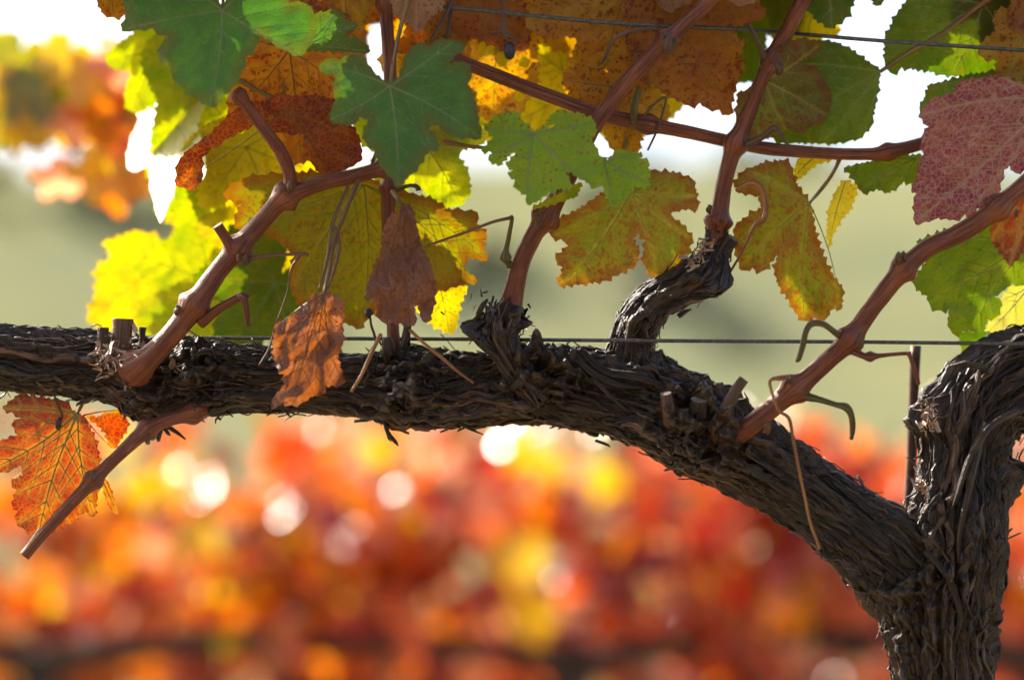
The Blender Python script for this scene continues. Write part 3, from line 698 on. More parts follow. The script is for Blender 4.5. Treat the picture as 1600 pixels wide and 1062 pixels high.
B = cane('cane', [(622, 575, -.005), (616, 545, -.008), (612, 480, -.006), (607, 400, -.004), (607, 330, -.006), (610, 250, -.006), (612, 170, -.004), (608, 90, 0), (602, 0, .004), (598, -120, .01), (590, -420, .03)],
         [17, 13, 12, 12.5, 13, 13.5, 13.5, 13, 12.5, 12, 10], nodes=[(608, 292, -.006, .25, .006), (604, 5, 0, .25, .006)], seed=11)
twig('petiole_stub', B, [(618, 296, -.012), (640, 290, -.02), (652, 292, -.022), (654, 298, -.022)], [5, 3.6, 5, 5.5], TENDRIL_G, seed=12)
twig('side_shoot', B, [(580, 262, -.02), (585, 245, -.016), (592, 232, -.01)], [3.4, 3.2, 3], CANE_GREY, seed=13)
twig('bark_strip', B, [(672, 66, -.02), (690, 35, -.016), (706, 0, -.01), (716, -40, -.01)], [3.5, 3.8, 3.6, 3], CANE_GREY, seed=14)
twig('side_shoot', B, [(698, 60, -.01), (704, 25, -.006), (708, -10, 0), (710, -60, 0)], [4.5, 4.6, 5, 5], CANE_GREY, seed=15)

spC, _d = bark_tube('spur', [(838, 625, -.024), (816, 592, -.030), (796, 560, -.033), (783, 528, -.03), (788, 500, -.025), (799, 474, -.02)], [27, 20, 18, 22, 22, 12], vine, seed=31, strips=22, nA=110, amp=.55,
                    lumps=[(744, 512, -.03, .0062, .009, .8), (806, 496, -.03, .0055, .008, .8), (775, 500, -.06, .004, .012, .9)])
bark_scales(spC, _d, 260, 63, .005)
shreds(spC, [([(745, 500, -.03), (752, 480, -.035), (762, 468, -.03)], 5), ([(738, 515, -.03), (733, 512, -.03)], 5), ([(806, 488, -.035), (818, 486, -.03)], 5)])
Cc = cane('cane', [(796, 490, -.02), (803, 455, -.02), (815, 408, -.022), (834, 368, -.022), (854, 338, -.023), (874, 302, -.024), (902, 250, -.024), (928, 198, -.026), (958, 156, -.028), (996, 110, -.03), (1040, 66, -.03), (1080, 28, -.03), (1115, -6, -.03), (1200, -110, -.03), (1320, -300, -.02)],
          [25, 20, 18, 17.5, 19, 18, 16, 15.5, 15, 15.5, 15.5, 14.5, 14, 13, 11], nodes=[(852, 342, -.023, .3, .007), (1040, 66, -.03, .3, .007)], seed=21)
bud(Cc, 842, 348, -.045, 14, 6); bud(Cc, 1042, 78, -.052, 22, 7); bud(Cc, 1054, 72, -.05, 14, 8); bud(Cc, 1040, 60, -.05, 12, 9)
twig('petiole_stub', Cc, [(1026, 46, -.034), (1014, 45, -.04), (985, 50, -.045), (962, 60, -.048), (953, 72, -.048), (945, 90, -.046), (939, 101, -.045)], [6, 4, 3.4, 3.5, 3.4, 3.2, 2.4], CANE_GREY, seed=22)
twig('tendril', Cc, [(797, 415, -.03), (790, 400, -.036), (795, 370, -.04), (800, 342, -.042), (798, 338, -.043)], [8, 6, 4.5, 4, 4], TENDRIL_G, nodes=[(792, 402, -.036, .4, .004)], seed=23)
twig('tendril', Cc, [(800, 340, -.043), (770, 347, -.046), (730, 362, -.048), (690, 376, -.046), (668, 384, -.045)], [3.6, 3, 3, 2.6, 2], PETIOLE_R, seed=24)

spD, _d = bark_tube('spur', [(985, 610, .004), (984, 560, .004), (996, 510, .003), (1024, 470, 0), (1062, 450, -.004), (1098, 428, -.004), (1113, 402, -.002), (1119, 372, 0), (1124, 345, 0)], [40, 32, 30, 28, 27, 27, 21, 13, 8], vine, seed=41, strips=90, nA=130, amp=.9,
                    lumps=[(1118, 430, -.01, .006, .01, .6), (1000, 500, -.03, .005, .015, .6), (1090, 440, -.03, .006, .01, .6)])
twig('spur_stub', spD, [(1112, 432, -.008), (1126, 405, -.006), (1136, 384, -.006), (1146, 372, -.008)], [16, 15, 14, 12], BARK, cut=CUT, seed=42, nA=18, rough=.4)
bark_scales(spD, _d, 420, 64, .006)
shreds(spD, [([(1060, 494, -.01), (1072, 486, -.012), (1080, 483, -.01)], 4), ([(1000, 466, -.01), (990, 470, -.012)], 4), ([(958, 520, -.004), (955, 530, -.004)], 4)])
flakes('bark_flakes', spD, [(1085, 408, -.02, 10, 26, 12), (1098, 385, -.014, 6, 16, 12)], FLAKE, 9)
D = cane('cane', [(1110, 410, 0), (1117, 372, 0), (1124, 335, 0), (1131, 290, 0), (1142, 245, 0), (1158, 205, 0), (1178, 155, 0), (1202, 102, 0), (1228, 52, 0), (1258, -5, 0), (1330, -130, .01), (1420, -340, .02)],
         [24, 21, 18, 16, 17, 17, 15.5, 17, 15.5, 15, 14, 12], nodes=[(1122, 345, 0, .25, .006), (1150, 226, 0, .22, .008), (1208, 98, 0, .18, .007)], seed=25)
bud(D, 1216, 112, -.022, 15, 10); bud(D, 1128, 345, -.02, 12, 11); bud(D, 1108, 330, -.018, 10, 12)
twig('side_shoot', D, [(1195, 90, -.005), (1186, 70, -.012), (1172, 42, -.014), (1168, 36, -.014)], [8, 5, 4.6, 3.4], CANE_GREY, seed=26)
twig('side_shoot', D, [(1168, 226, -.01), (1195, 212, -.02), (1210, 200, -.024), (1222, 214, -.026), (1232, 230, -.026), (1242, 243, -.024)], [8, 6, 6.5, 4, 2, 1.4], CANE_GREY, seed=27)
E = cane('cane', [(690, 84, -.006), (760, 112, -.008), (850, 147, -.008), (930, 176, -.007), (1000, 192, -.006), (1080, 208, .002), (1145, 222, .008), (1200, 232, .004), (1280, 239, 0), (1350, 241, -.002), (1385, 238, -.002), (1440, 224, 0), (1520, 196, .01), (1640, 150, .02)],
         [12, 13, 13.5, 13, 14.5, 13, 13, 13, 12, 12, 14.5, 12, 11.5, 11], nodes=[(1385, 238, 0, .15, .006), (1000, 192, .026, .2, .008)], seed=28)
twig('petiole_stub', E, [(994, 196, -.008), (990, 180, -.014), (994, 155, -.016), (1000, 138, -.016)], [7, 8, 6.5, 5], TENDRIL_G, seed=29)
twig('tendril', E, [(1004, 186, -.008), (1020, 165, -.01), (1040, 152, -.01), (1036, 175, -.012), (1026, 205, -.012), (1012, 235, -.01)], [3.6, 2.8, 2.6, 2.4, 2.4, 2], TENDRIL_G, seed=30)

Fc_ = cane('cane', [(1112, 698, -.02), (1136, 688, -.04), (1168, 668, -.05), (1200, 642, -.052), (1236, 612, -.054), (1280, 575, -.055), (1326, 532, -.056), (1364, 480, -.057), (1408, 424, -.058), (1450, 388, -.058), (1500, 364, -.058), (1552, 330, -.058), (1604, 286, -.058), (1700, 200, -.055), (1850, 40, -.05)],
           [17, 19, 19.5, 19, 20, 18, 19, 17, 19, 18, 18, 18.5, 17.5, 16, 14], nodes=[(1240, 606, -.054, .25, .008), (1328, 530, -.056, .25, .008), (1412, 420, -.058, .22, .007), (1560, 324, -.058, .22, .008)], seed=33,
           label='thick reddish brown cane rising from the forking end of the cordon')
bud(Fc_, 1402, 408, -.075, 15, 13); bud(Fc_, 1412, 404, -.072, 12, 14); bud(Fc_, 1199, 672, -.072, 14, 15); bud(Fc_, 1345, 540, -.078, 12, 16)
bud(Fc_, 1540, 318, -.078, 8, 17); bud(Fc_, 1588, 336, -.078, 9, 18); bud(Fc_, 1236, 596, -.076, 11, 19)
twig('petiole_stub', Fc_, [(1322, 528, -.058), (1306, 520, -.062), (1288, 507, -.068), (1270, 505, -.072), (1260, 516, -.072), (1254, 540, -.07), (1248, 560, -.068), (1244, 564, -.066)], [10, 6.5, 6, 6.5, 6, 6, 5.4, 2.5], TENDRIL_G, seed=34)
twig('petiole_stub', Fc_, [(1334, 548, -.06), (1350, 556, -.066), (1360, 557, -.068), (1390, 554, -.07), (1418, 552, -.07), (1420, 555, -.07)], [9, 6, 5.5, 3.8, 4, 4], CANE, nodes=[(1358, 557, -.068, .4, .004)], seed=35)
twig('petiole_stub', Fc_, [(1419, 550, -.071), (1424, 562, -.072), (1430, 582, -.072), (1435, 600, -.07)], [5, 4, 4, 4], CANE, cut=CUT, seed=36)
twig('petiole_stub', Fc_, [(1254, 618, -.058), (1280, 624, -.064), (1306, 632, -.068), (1322, 636, -.07), (1330, 648, -.07), (1332, 668, -.068), (1330, 686, -.066)], [10, 6.5, 5.5, 8, 6.5, 6, 4], TENDRIL_G, seed=37)
twig('tendril', Fc_, [(1236, 588, -.064), (1222, 590, -.072), (1206, 592, -.078), (1203, 600, -.078), (1210, 625, -.08), (1217, 642, -.08), (1224, 646, -.08), (1234, 656, -.078), (1240, 690, -.074), (1252, 750, -.07), (1266, 815, -.068), (1274, 838, -.068), (1281, 857, -.066)],
     [5, 5.5, 3.5, 3, 2.8, 2.8, 3.4, 3.6, 3.2, 3, 3, 3.2, 3.4], TENDRIL, cut=CUT_PALE, seed=38)

G = cane('cane', [(318, 640, -.016), (296, 646, -.026), (262, 656, -.034), (236, 668, -.038), (214, 684, -.04), (182, 714, -.042), (146, 750, -.044), (100, 798, -.046), (60, 842, -.047), (38, 868, -.048)],
         [17, 15, 13, 13.5, 14.5, 12.5, 13, 11.5, 10.5, 10.5], CANE, nodes=[(232, 672, -.038, .3, .006), (146, 748, -.044, .28, .006), (300, 645, -.025, .25, .008)], cut=CUT_PALE, seed=44, label='pruned cane hanging below the cordon, its pale cut end free')
bud(G, 231, 690, -.046, 11, 20); bud(G, 144, 745, -.06, 10, 21)
twig('splinter', G, [(62, 824, -.056), (48, 846, -.058), (36, 862, -.057)], [2, 2.6, 1.4], CUT_PALE, seed=45)

def stub(lst, rad, mat=CANE_GREY, seed=1, cut=CUT, rough=.18): return twig('cut_stub', cordon, lst, rad, mat, cut=cut, seed=seed, nA=20, rough=rough)
stub([(192, 572, -.022), (191, 545, -.026), (191, 520, -.028), (192, 498, -.028)], [26, 19, 18, 21], CANE_GREY, 51)
stub([(168, 548, -.02), (162, 530, -.024), (161, 512, -.024)], [12, 10, 12], BARK, 52, rough=.4)
stub([(222, 545, -.016), (222, 525, -.016), (223, 511, -.016)], [7, 6, 8], BARK, 53)
stub([(1050, 660, -.036), (1044, 638, -.046), (1040, 614, -.05)], [16, 12.5, 11], CANE_GREY, 54)
stub([(1092, 668, -.036), (1090, 645, -.044), (1092, 624, -.048)], [22, 18, 16], BARK, 55, rough=.3)
stub([(1118, 688, -.03), (1124, 660, -.044), (1138, 632, -.05), (1152, 606, -.052), (1162, 592, -.052)], [22, 18, 13, 11, 10.5], CANE_GREY, 56)
stub([(1026, 585, -.01), (1026, 570, -.012), (1025, 564, -.012)], [7, 6, 6], BARK, 57, rough=.4)
stub([(626, 612, -.02), (625, 609, -.036), (624, 608, -.046)], [20, 17, 14], BARK, 58, rough=.25)
stub([(612, 570, -.015), (606, 540, -.02), (604, 528, -.02)], [16, 12, 9], BARK, 59, rough=.45)
stub([(632, 560, -.01), (634, 530, -.014), (638, 505, -.014)], [11, 9, 7], BARK, 60, rough=.4)
stub([(660, 585, -.022), (668, 560, -.03), (690, 545, -.028)], [15, 9, 5], BARK, 61, rough=.4)
twig('dry_twig', cordon, [(595, 522, -.05), (580, 552, -.056), (565, 585, -.058), (549, 612, -.056)], [4, 3.8, 3.5, 3], TENDRIL, cut=CUT_PALE, seed=62)
twig('dry_twig', cordon, [(640, 515, -.05), (665, 538, -.054), (692, 560, -.056), (715, 580, -.056), (740, 598, -.054)], [3.5, 3.2, 3.4, 2.8, 2], TENDRIL, cut=CUT_PALE, seed=63)
# ring of the hollow knot
ring = [(320 + 17 * math.cos(t), 563 + 15 * math.sin(t), -.036 - .004 * math.sin(t * 2)) for t in np.linspace(.6, 6.1, 12)]
tube('knot', px_path(ring), np.array([3, 4, 6, 5, 7, 5, 6, 4, 6, 5, 4, 2]) * MP, BARK, cordon, step=.001, nA=12, rough=.8, seed=5)

# dried fruit stalk with one shrivelled berry
st = twig('fruit_stalk', vine, [(784, -20, -.03), (786, 15, -.03), (788, 36, -.032), (788, 52, -.034), (796, 62, -.034)], [3.2, 3, 3.4, 5, 3], CANE_GREY, seed=70, rough=.35)
twig('twiglet', st, [(788, 52, -.034), (776, 50, -.036), (766, 52, -.036)], [3.5, 2.4, 3], CANE_GREY, seed=71, rough=.4)
twig('twiglet', st, [(790, 54, -.034), (804, 60, -.036), (812, 68, -.034)], [3, 3.5, 1.6], CANE_GREY, seed=72, rough=.4)
twig('berry', st, [(796, 66, -.034), (795.5, 70, -.034), (796, 80, -.034), (796.5, 90, -.034), (797, 94, -.034)], [2.5, 8.5, 11, 8, 1.5], BERRY, seed=73, nA=18, step=.0007, rough=.25)
st2 = twig('fruit_stalk', vine, [(588, 535, -.02), (584, 520, -.026), (580, 508, -.028), (578, 492, -.028)], [3, 2.6, 2.4, 2], CANE_GREY, seed=74, rough=.35)
twig('berry', st2, [(578, 497, -.03), (576, 492, -.03), (577, 486, -.03), (579, 482, -.03)], [2, 7, 7, 2], BERRY, seed=75, nA=16, step=.0007, rough=.25)
st3 = twig('fruit_stalk', vine, [(84, 615, -.01), (90, 632, -.014), (97, 648, -.016), (94, 660, -.016)], [2.5, 2.4, 2.6, 2], TENDRIL_G, seed=76, rough=.3)
twig('berry', st3, [(94, 652, -.017), (92, 660, -.018), (90, 668, -.018), (90, 671, -.018)], [3, 6.5, 5, 1], BERRY, seed=77, nA=14, step=.0008, rough=.35)

# ------------------------------------------------------------------ leaves of the vine
L1 = [(190, 50), (197, 20), (188, -25), (230, -45), (258, -70), (318, -62), (343, 4), (347, 14), (352, 2), (370, -58), (432, -42), (452, 5), (478, 6), (490, 20), (495, 42), (490, 60), (482, 74), (471, 88), (449, 80), (428, 69), (408, 54), (402, 70), (384, 90), (378, 112),
      (366, 135), (350, 150), (328, 168), (310, 155), (286, 139), (271, 124), (268, 105), (250, 97), (252, 70), (264, 58), (238, 44)]
make_leaf(vine, L1, (347, 17), [(328, 164), (470, 84), (196, 46), (256, -60), (428, -38)], -.075, M_GREEN, tilt=(.15, -.25), droop=-.12, cup=.15, tooth=20, depth=4, vein_mat=VG, petiole=[(352, -20, -.06), (372, -70, -.03)], pet_mat=PETIOLE, label='large dark green leaf with one bright sun fleck')
L1b = Z2([(400, 200), (440, 130), (490, 65), (580, 60), (630, 82), (620, 100), (690, 122), (690, 142), (612, 188), (700, 202), (752, 250), (750, 276), (600, 266), (430, 264)])
make_leaf(vine, L1b, Z2([(430, 235)])[0], Z2([(745, 268), (680, 130), (580, 68)]), -.045, M_GREEN, tilt=(.2, .1), tooth=12, depth=4, vein_mat=VG)
L2 = Z2([(856, 438), (790, 388), (742, 332), (716, 290), (650, 284), (600, 312), (530, 308), (492, 366), (560, 385), (582, 402), (568, 460), (582, 520), (560, 560), (546, 622), (590, 640), (676, 648), (700, 606), (744, 618), (745, 640), (720, 680), (730, 732), (778, 778),
         (800, 830), (842, 892), (908, 972), (962, 912), (1012, 858), (1066, 778), (1112, 778), (1110, 730), (1062, 672), (1072, 638), (1110, 650), (1150, 690), (1205, 712), (1336, 718), (1322, 640), (1310, 560), (1290, 480), (1262, 440), (1286, 382), (1240, 322), (1166, 330),
         (1196, 290), (1250, 238), (1200, 208), (1110, 208), (1070, 242), (1000, 228), (958, 262), (930, 330), (906, 400), (868, 432)])
make_leaf(vine, L2, Z2([(860, 447)])[0], Z2([(905, 960), (1325, 712), (1190, 215), (555, 620), (510, 350)]), -.08, M_GREEN, tilt=(.05, -.22), droop=-.1, cup=.12, tooth=16, depth=3.5, vein_mat=VG, petiole=[(612, 118, -.07), (622, 60, -.05), (640, -10, -.03)], label='large three-lobed green leaf in front of the upright cane')
L3 = Z3([(270, 676), (215, 620), (200, 582), (130, 580), (60, 622), (20, 660), (72, 710), (6, 782), (72, 790), (42, 830), (100, 862), (140, 816), (208, 746), (182, 802), (134, 856), (172, 880), (150, 915), (180, 932), (190, 982), (240, 1010), (246, 1064), (300, 1042), (352, 1000),
         (420, 976), (462, 988), (466, 940), (432, 872), (446, 862), (496, 912), (560, 950), (604, 978), (632, 940), (626, 860), (618, 806), (600, 760), (566, 716), (602, 690), (596, 632), (552, 610), (530, 590), (490, 596), (430, 568), (380, 586), (340, 642), (288, 682)])
make_leaf(vine, L3, Z3([(277, 690)])[0], Z3([(248, 1050), (600, 968), (580, 640), (25, 665), (60, 800)]), -.07, M_LGREEN, tilt=(-.05, -.35), droop=.1, cup=.15, tooth=11, depth=4, vein_mat=VG, petiole=[(806, 232, -.06), (770, 232, -.055), (730, 228, -.05), (694, 222, -.04)], label='small fresh green leaf with browned nicks across the middle cane', holes=[(863, 197, 3)])
L3b = Z3([(618, 812), (660, 832), (720, 776), (790, 790), (842, 800), (830, 822), (876, 840), (868, 872), (886, 892), (868, 930), (884, 952), (864, 980), (800, 962), (782, 1002), (732, 1042), (686, 1074), (652, 1012), (640, 960), (628, 900), (616, 850)])
make_leaf(vine, L3b, Z3([(640, 822)])[0], Z3([(690, 1060), (875, 945), (835, 805)]), -.06, M_LGREEN, tilt=(.25, -.2), tooth=10, depth=4, vein_mat=VG)
make_leaf(vine, Z3([(300, 1062), (420, 1000), (480, 960), (530, 950), (500, 1020), (420, 1045), (300, 1078), (270, 1080)]), Z3([(480, 960)])[0], Z3([(290, 1074)]), -.05, M_GRYEL, tilt=(0, .6), tooth=9, depth=3, vein_mat=VY)
# red curled leaf behind the side shoot
L5 = [(275, 290), (276, 258), (292, 236), (330, 208), (362, 176), (396, 158), (440, 150), (500, 150), (530, 158), (520, 178), (548, 195), (562, 215), (566, 250), (545, 262), (510, 280), (492, 262), (478, 238), (475, 210), (440, 208), (418, 200), (396, 196), (360, 214), (330, 232), (316, 246), (316, 280), (302, 298)]
make_leaf(vine, L5, (446, 172), [(508, 274), (285, 285), (545, 210)], -.03, M_RED, tilt=(.05, .15), wave=7, crumple=3.0, tooth=14, depth=3, vein_mat=VR, petiole=[(420, 172, -.03), (404, 160, -.03), (396, 170, -.02), (380, 190, -.01)], label='dark red curled leaf with pale vein network')
# dry leaves
L25 = Z6([(352, 455), (400, 450), (432, 455), (476, 490), (468, 560), (472, 640), (452, 690), (446, 706), (470, 770), (466, 812), (402, 816), (388, 850), (342, 858), (312, 880), (270, 892), (232, 880), (188, 908), (196, 862), (240, 812), (240, 772), (214, 750), (200, 700), (194, 650), (210, 570), (280, 530), (322, 500)])
make_leaf(vine, L25, Z6([(395, 452)])[0], Z6([(270, 880), (462, 800), (205, 720), (215, 580), (360, 850)]), -.066, M_DRY, wave=6, crumple=11.5, tooth=12, depth=4, vein_mat=VB, grid=3.6, petiole=[(515, 420, -.062), (522, 380, -.055), (540, 330, -.05), (566, 268, -.045)], pet_mat=PETIOLE_R,
          roll=lambda x, y: .0022 * (x - 485) ** 2, label='crumpled dry brown leaf hanging over the cordon')
twig('petiole_stub', vine, [(498, 455, -.062), (512, 400, -.058), (519, 352, -.052), (535, 310, -.048), (552, 275, -.044)], [2.4, 3, 3.5, 3, 3], PETIOLE_R, seed=81)
twig('petiole_stub', vine, [(522, 354, -.052), (530, 385, -.054), (520, 430, -.058), (508, 456, -.06)], [3.2, 4.2, 2.4, 2], PETIOLE_R, seed=82)
L26 = Z6([(710, 95), (746, 120), (760, 180), (782, 270), (815, 330), (836, 420), (830, 500), (812, 562), (784, 560), (766, 498), (750, 500), (762, 560), (736, 580), (700, 570), (622, 562), (602, 520), (596, 468), (560, 480), (566, 420), (602, 330), (626, 270), (630, 200), (650, 150), (692, 130)])
make_leaf(vine, L26, Z6([(712, 110)])[0], Z6([(735, 570), (815, 540), (570, 470), (825, 400), (605, 520)]), -.05, M_DRY, wave=6, crumple=11.5, tooth=14, depth=3.5, vein_mat=VB, grid=3.6, roll=lambda x, y: .0025 * (x - 632) ** 2, petiole=[(622, 312, -.04), (614, 300, -.02)], pet_mat=PETIOLE_R,
          label='shrivelled dry brown leaf wrapped round the upright cane')
make_leaf(vine, [(612, -30), (614, 20), (625, 28), (640, 38), (650, 51), (662, 40), (672, 26), (690, 18), (694, -5), (690, -35), (650, -50)], (650, -48), [(650, 46), (690, 0), (616, 10)], -.03, M_TAN, tilt=(.1, .1), tooth=9, depth=4, vein_mat=VP, label='pale tan dry leaf tip at the upright cane')
# big backing leaves, top
def lob(base, tip, y, mat, vm, seed, width=1.0, sinus=1.0, **kw):
    r = np.random.default_rng(seed); ol, tips = lobed(base, tip, r, width, sinus)
    return make_leaf(vine, ol, base, tips, y, mat, seed=seed, vein_mat=vm, **kw)
lob((452, 78), (470, 255), .03, M_ORANGE, VR, 101, .85, tilt=(.1, .1), label='spotted orange leaf between the two dark green leaves')
twig('petiole_stub', vine, [(374, 125, .0), (410, 145, -.004), (455, 165, -.006), (510, 180, -.004), (545, 180, 0)], [4.5, 5, 5.5, 5.5, 5], PETIOLE, seed=83)
twig('petiole_stub', vine, [(452, 80, .02), (443, 120, .01), (446, 152, 0), (450, 160, 0)], [3, 3.2, 3.4, 4], PETIOLE, seed=84)
lob((530, -70), (545, 80), .02, M_RUST, VR, 102, 1.1, tilt=(0, .2))
lob((700, -60), (668, 130), .05, M_ORANGE, VR, 103, 1.0, tilt=(0, .2))
lob((790, -60), (770, 190), .07, M_AMBER, VY, 104, .95, tilt=(.1, .1), holes=[(760, 75, 9), (784, 92, 9), (818, 98, 6), (812, 150, 6), (724, 68, 5)], label='amber leaf pierced by small bright holes')
lob((905, 130), (870, -120), .09, M_YELLOW, VY, 105, 1.0, tilt=(.1, -.1))
lob((985, -40), (925, 190), .055, M_AMBER, VR, 106, .9, tilt=(.1, .1))
L6b = Z3([(780, -60), (1000, -40), (1200, -80), (1420, -30), (1480, 80), (1420, 110), (1340, 130), (1300, 170), (1370, 220), (1340, 290), (1365, 350), (1330, 440), (1290, 600), (1240, 570), (1180, 565), (1140, 535), (1080, 548), (1010, 510), (960, 490), (900, 440), (830, 415), (800, 330), (760, 240), (740, 100)])
make_leaf(vine, L6b, Z3([(990, 40)])[0], Z3([(1280, 580), (1360, 240), (880, 430), (1460, 60), (770, 120)]), .03, M_ORANGE, tilt=(.12, .12), tooth=15, depth=5, vein_mat=VR, label='broad orange leaf with dark red blotches below the upper wire')
lob((955, 135), (985, 248), .04, M_AMBER, VR, 107, .9, tilt=(.1, .2))
lob((640, 190), (720, 320), .06, M_GRYEL, VY, 108, .9, tilt=(.1, .2))
lob((665, 110), (680, 240), .075, M_AMBER, VR, 118, .8, tilt=(.1, .2))
# olive leaf behind the dry ones
L7 = Z6([(560, 2), (420, -30), (250, -24), (100, -10), (20, 30), (0, 72), (70, 100), (40, 150), (64, 200), (130, 190), (220, 250), (280, 300), (262, 380), (266, 430), (300, 500), (362, 540), (450, 556), (540, 592), (572, 540), (622, 500), (680, 462), (762, 470), (850, 440), (930, 420), (1002, 400),
         (944, 350), (960, 308), (1040, 322), (1020, 242), (1040, 225), (1000, 178), (1002, 130), (880, 118), (830, 80), (690, 44), (600, 6)])
make_leaf(vine, L7, Z6([(552, 20)])[0], Z6([(540, 585), (1030, 300), (60, 180), (990, 400), (280, 420)]), .03, M_OLIVE2, tilt=(.05, .15), tooth=15, depth=5, vein_mat=VY, label='broad olive leaf hanging behind the dry brown leaves')
L8 = Z6([(770, 190), (800, 240), (860, 258), (902, 320), (930, 392), (962, 430), (932, 490), (920, 590), (880, 606), (800, 560), (758, 500), (716, 400)])
make_leaf(vine, L8, Z6([(770, 195)])[0], Z6([(890, 600), (955, 430), (760, 490)]), .055, M_YELLOW, tilt=(.1, .1), tooth=12, depth=4, vein_mat=VY, label='sunlit yellow leaf behind the shrivelled brown leaf')
# left bright group, slightly behind focus
L9 = [(135, 500), (150, 455), (150, 420), (176, 400), (160, 378), (190, 368), (215, 360), (250, 374), (272, 398), (262, 440), (240, 468), (236, 500), (212, 512), (160, 512)]
make_leaf(vine, L9, (262, 405), [(140, 495), (165, 380), (220, 508)], .2, M_YELLOW, tilt=(.1, .1), tooth=16, depth=6, vein_mat=VY, label='glowing yellow leaf at the end, above the thin wire')
lob((330, 440), (215, 520), .15, M_GRYEL, VY, 109, 1.1, tilt=(.1, .1)); lob((430, 440), (350, 548), .09, M_DGREEN, VG, 110, 1.1, tilt=(.1, .1))
lob((345, 350), (250, 420), .2, M_YELLOW, VY, 111, 1.1, tilt=(.1, .1)); lob((420, 370), (330, 450), .11, M_YELLOW, VY, 112, 1.0)
lob((262, 175), (250, 350), .12, M_SHEEN, VY, 113, .5, tilt=(-1.17, -1.02), wave=3, tooth=30, depth=3); lob((310, 130), (330, 355), .10, M_GRYEL, VY, 114, .55, tilt=(.1, .1))
lob((262, 70), (205, 175), .11, M_GRYEL, VY, 115, .85, tilt=(.1, .1)); lob((385, 230), (420, 340), .08, M_YELLOW, VY, 116, 1.1, tilt=(.1, .1))
lob((180, -60), (178, 28), .05, M_RUST, VR, 117, 1.1); lob((300, 245), (262, 330), .12, M_GRYEL, VY, 119, .8, tilt=(.3, .2))
# centre-right group
L14 = Z7([(380, 110), (300, 150), (268, 215), (342, 240), (284, 300), (312, 330), (298, 402), (380, 395), (460, 384), (530, 354), (590, 320), (602, 270), (574, 226), (600, 198), (626, 230), (610, 312), (660, 372), (740, 340), (780, 290), (802, 220), (760, 170), (708, 130), (760, 114), (822, 110), (816, 50), (802, 0), (740, -24), (640, -34), (560, 16), (450, 60)])
make_leaf(vine, L14, Z7([(570, 48)])[0], Z7([(308, 395), (665, 362), (810, 60), (795, 225), (280, 212)]), .02, M_OLIVE, tilt=(.15, -.1), cup=.1, tooth=13, depth=5, vein_mat=VY, petiole=[(985, 270, .01), (975, 230, .016), (990, 200, .02)], label='olive and rust leaf with a keyhole gap, between the middle canes')
L15 = Z8([(262, 126), (216, 60), (200, 0), (170, -22), (100, -12), (30, 16), (-10, 60), (20, 96), (80, 108), (92, 150), (44, 180), (0, 208), (-12, 270), (4, 330), (20, 376), (60, 365), (96, 377), (140, 330), (158, 292), (182, 262), (206, 262), (200, 288), (152, 320), (138, 372), (150, 420), (190, 480), (206, 512), (240, 556),
          (280, 545), (320, 556), (352, 500), (380, 516), (386, 442), (340, 380), (302, 292), (282, 210), (272, 148)])
make_leaf(vine, L15, Z8([(265, 132)])[0], Z8([(245, 545), (375, 500), (20, 365), (60, 20)]), .015, M_OLIVE, tilt=(-.1, .12), cup=.1, tooth=12, depth=5, vein_mat=VY, petiole=[(1278, 302, .014), (1295, 280, .012), (1308, 258, .006), (1312, 246, .002)], label='olive leaf with long rusty lobe hanging beside the old spur')
twig('tendril', vine, [(1150, 298, -.01), (1170, 286, -.014), (1188, 292, -.016), (1196, 320, -.016), (1194, 342, -.016), (1180, 352, -.014), (1166, 380, -.012), (1150, 410, -.01), (1136, 432, -.006)], [4, 6, 6, 5, 6, 5, 3, 2.6, 2.5], TENDRIL, seed=85)
make_leaf(vine, Z8([(390, 50), (440, 72), (430, 110), (410, 160), (380, 190), (352, 240), (335, 295), (328, 240), (335, 150), (360, 90)]), Z8([(395, 52)])[0], Z8([(335, 290)]), .05, M_YELLOW, tilt=(1.2, .2), tooth=10, depth=4, vein_mat=VY, label='narrow sunlit yellow leaf seen edge-on')
make_leaf(vine, Z4([(360, 760), (440, 780), (500, 830), (420, 850), (330, 930), (290, 940), (310, 850)]), Z4([(440, 790)])[0], Z4([(292, 935)]), .05, M_YELLOW, tooth=10, depth=3, vein_mat=VY)
L17 = Z4([(560, 870), (640, 850), (740, 830), (860, 810), (960, 800), (960, 900), (920, 950), (870, 940), (850, 960), (790, 1000), (730, 980), (660, 1005), (630, 960), (590, 900)])
make_leaf(vine, L17, Z4([(940, 820)])[0], Z4([(640, 990), (565, 872), (800, 990)]), .03, M_DGREEN, tilt=(.1, .3), tooth=11, depth=4, vein_mat=VG)
L18 = Z4([(440, 210), (520, 220), (600, 260), (700, 330), (745, 365), (740, 440), (725, 540), (700, 660), (640, 720), (500, 745), (380, 740), (250, 740), (150, 700), (200, 560), (160, 420), (260, 330), (330, 240)])
make_leaf(vine, L18, Z4([(748, 372)])[0], Z4([(200, 700), (450, 735), (280, 330), (640, 715)]), .06, M_DGREEN, tilt=(.02, .05), tooth=14, depth=4, vein_mat=VG, petiole=Z4([(900, 270), (1050, 190), (1220, 60), (1330, -20)]), pet_r=4.5, label='dark green leaf on a long stalk under the upper wire')
L20 = Z4([(330, 200), (420, 215), (435, 260), (380, 300), (300, 330), (420, 350), (460, 420), (490, 480), (490, 560), (450, 630), (380, 660), (330, 690), (250, 650), (150, 720), (60, 740), (0, 600), (10, 480), (100, 460), (140, 330), (220, 240)])
make_leaf(vine, L20, Z4([(150, 420)])[0], Z4([(470, 600), (425, 240), (260, 680), (60, 720)]), -.004, M_OLIVE, tilt=(.1, .1), tooth=14, depth=4, vein_mat=VY, label='olive yellow spotted leaf behind the tall cane')
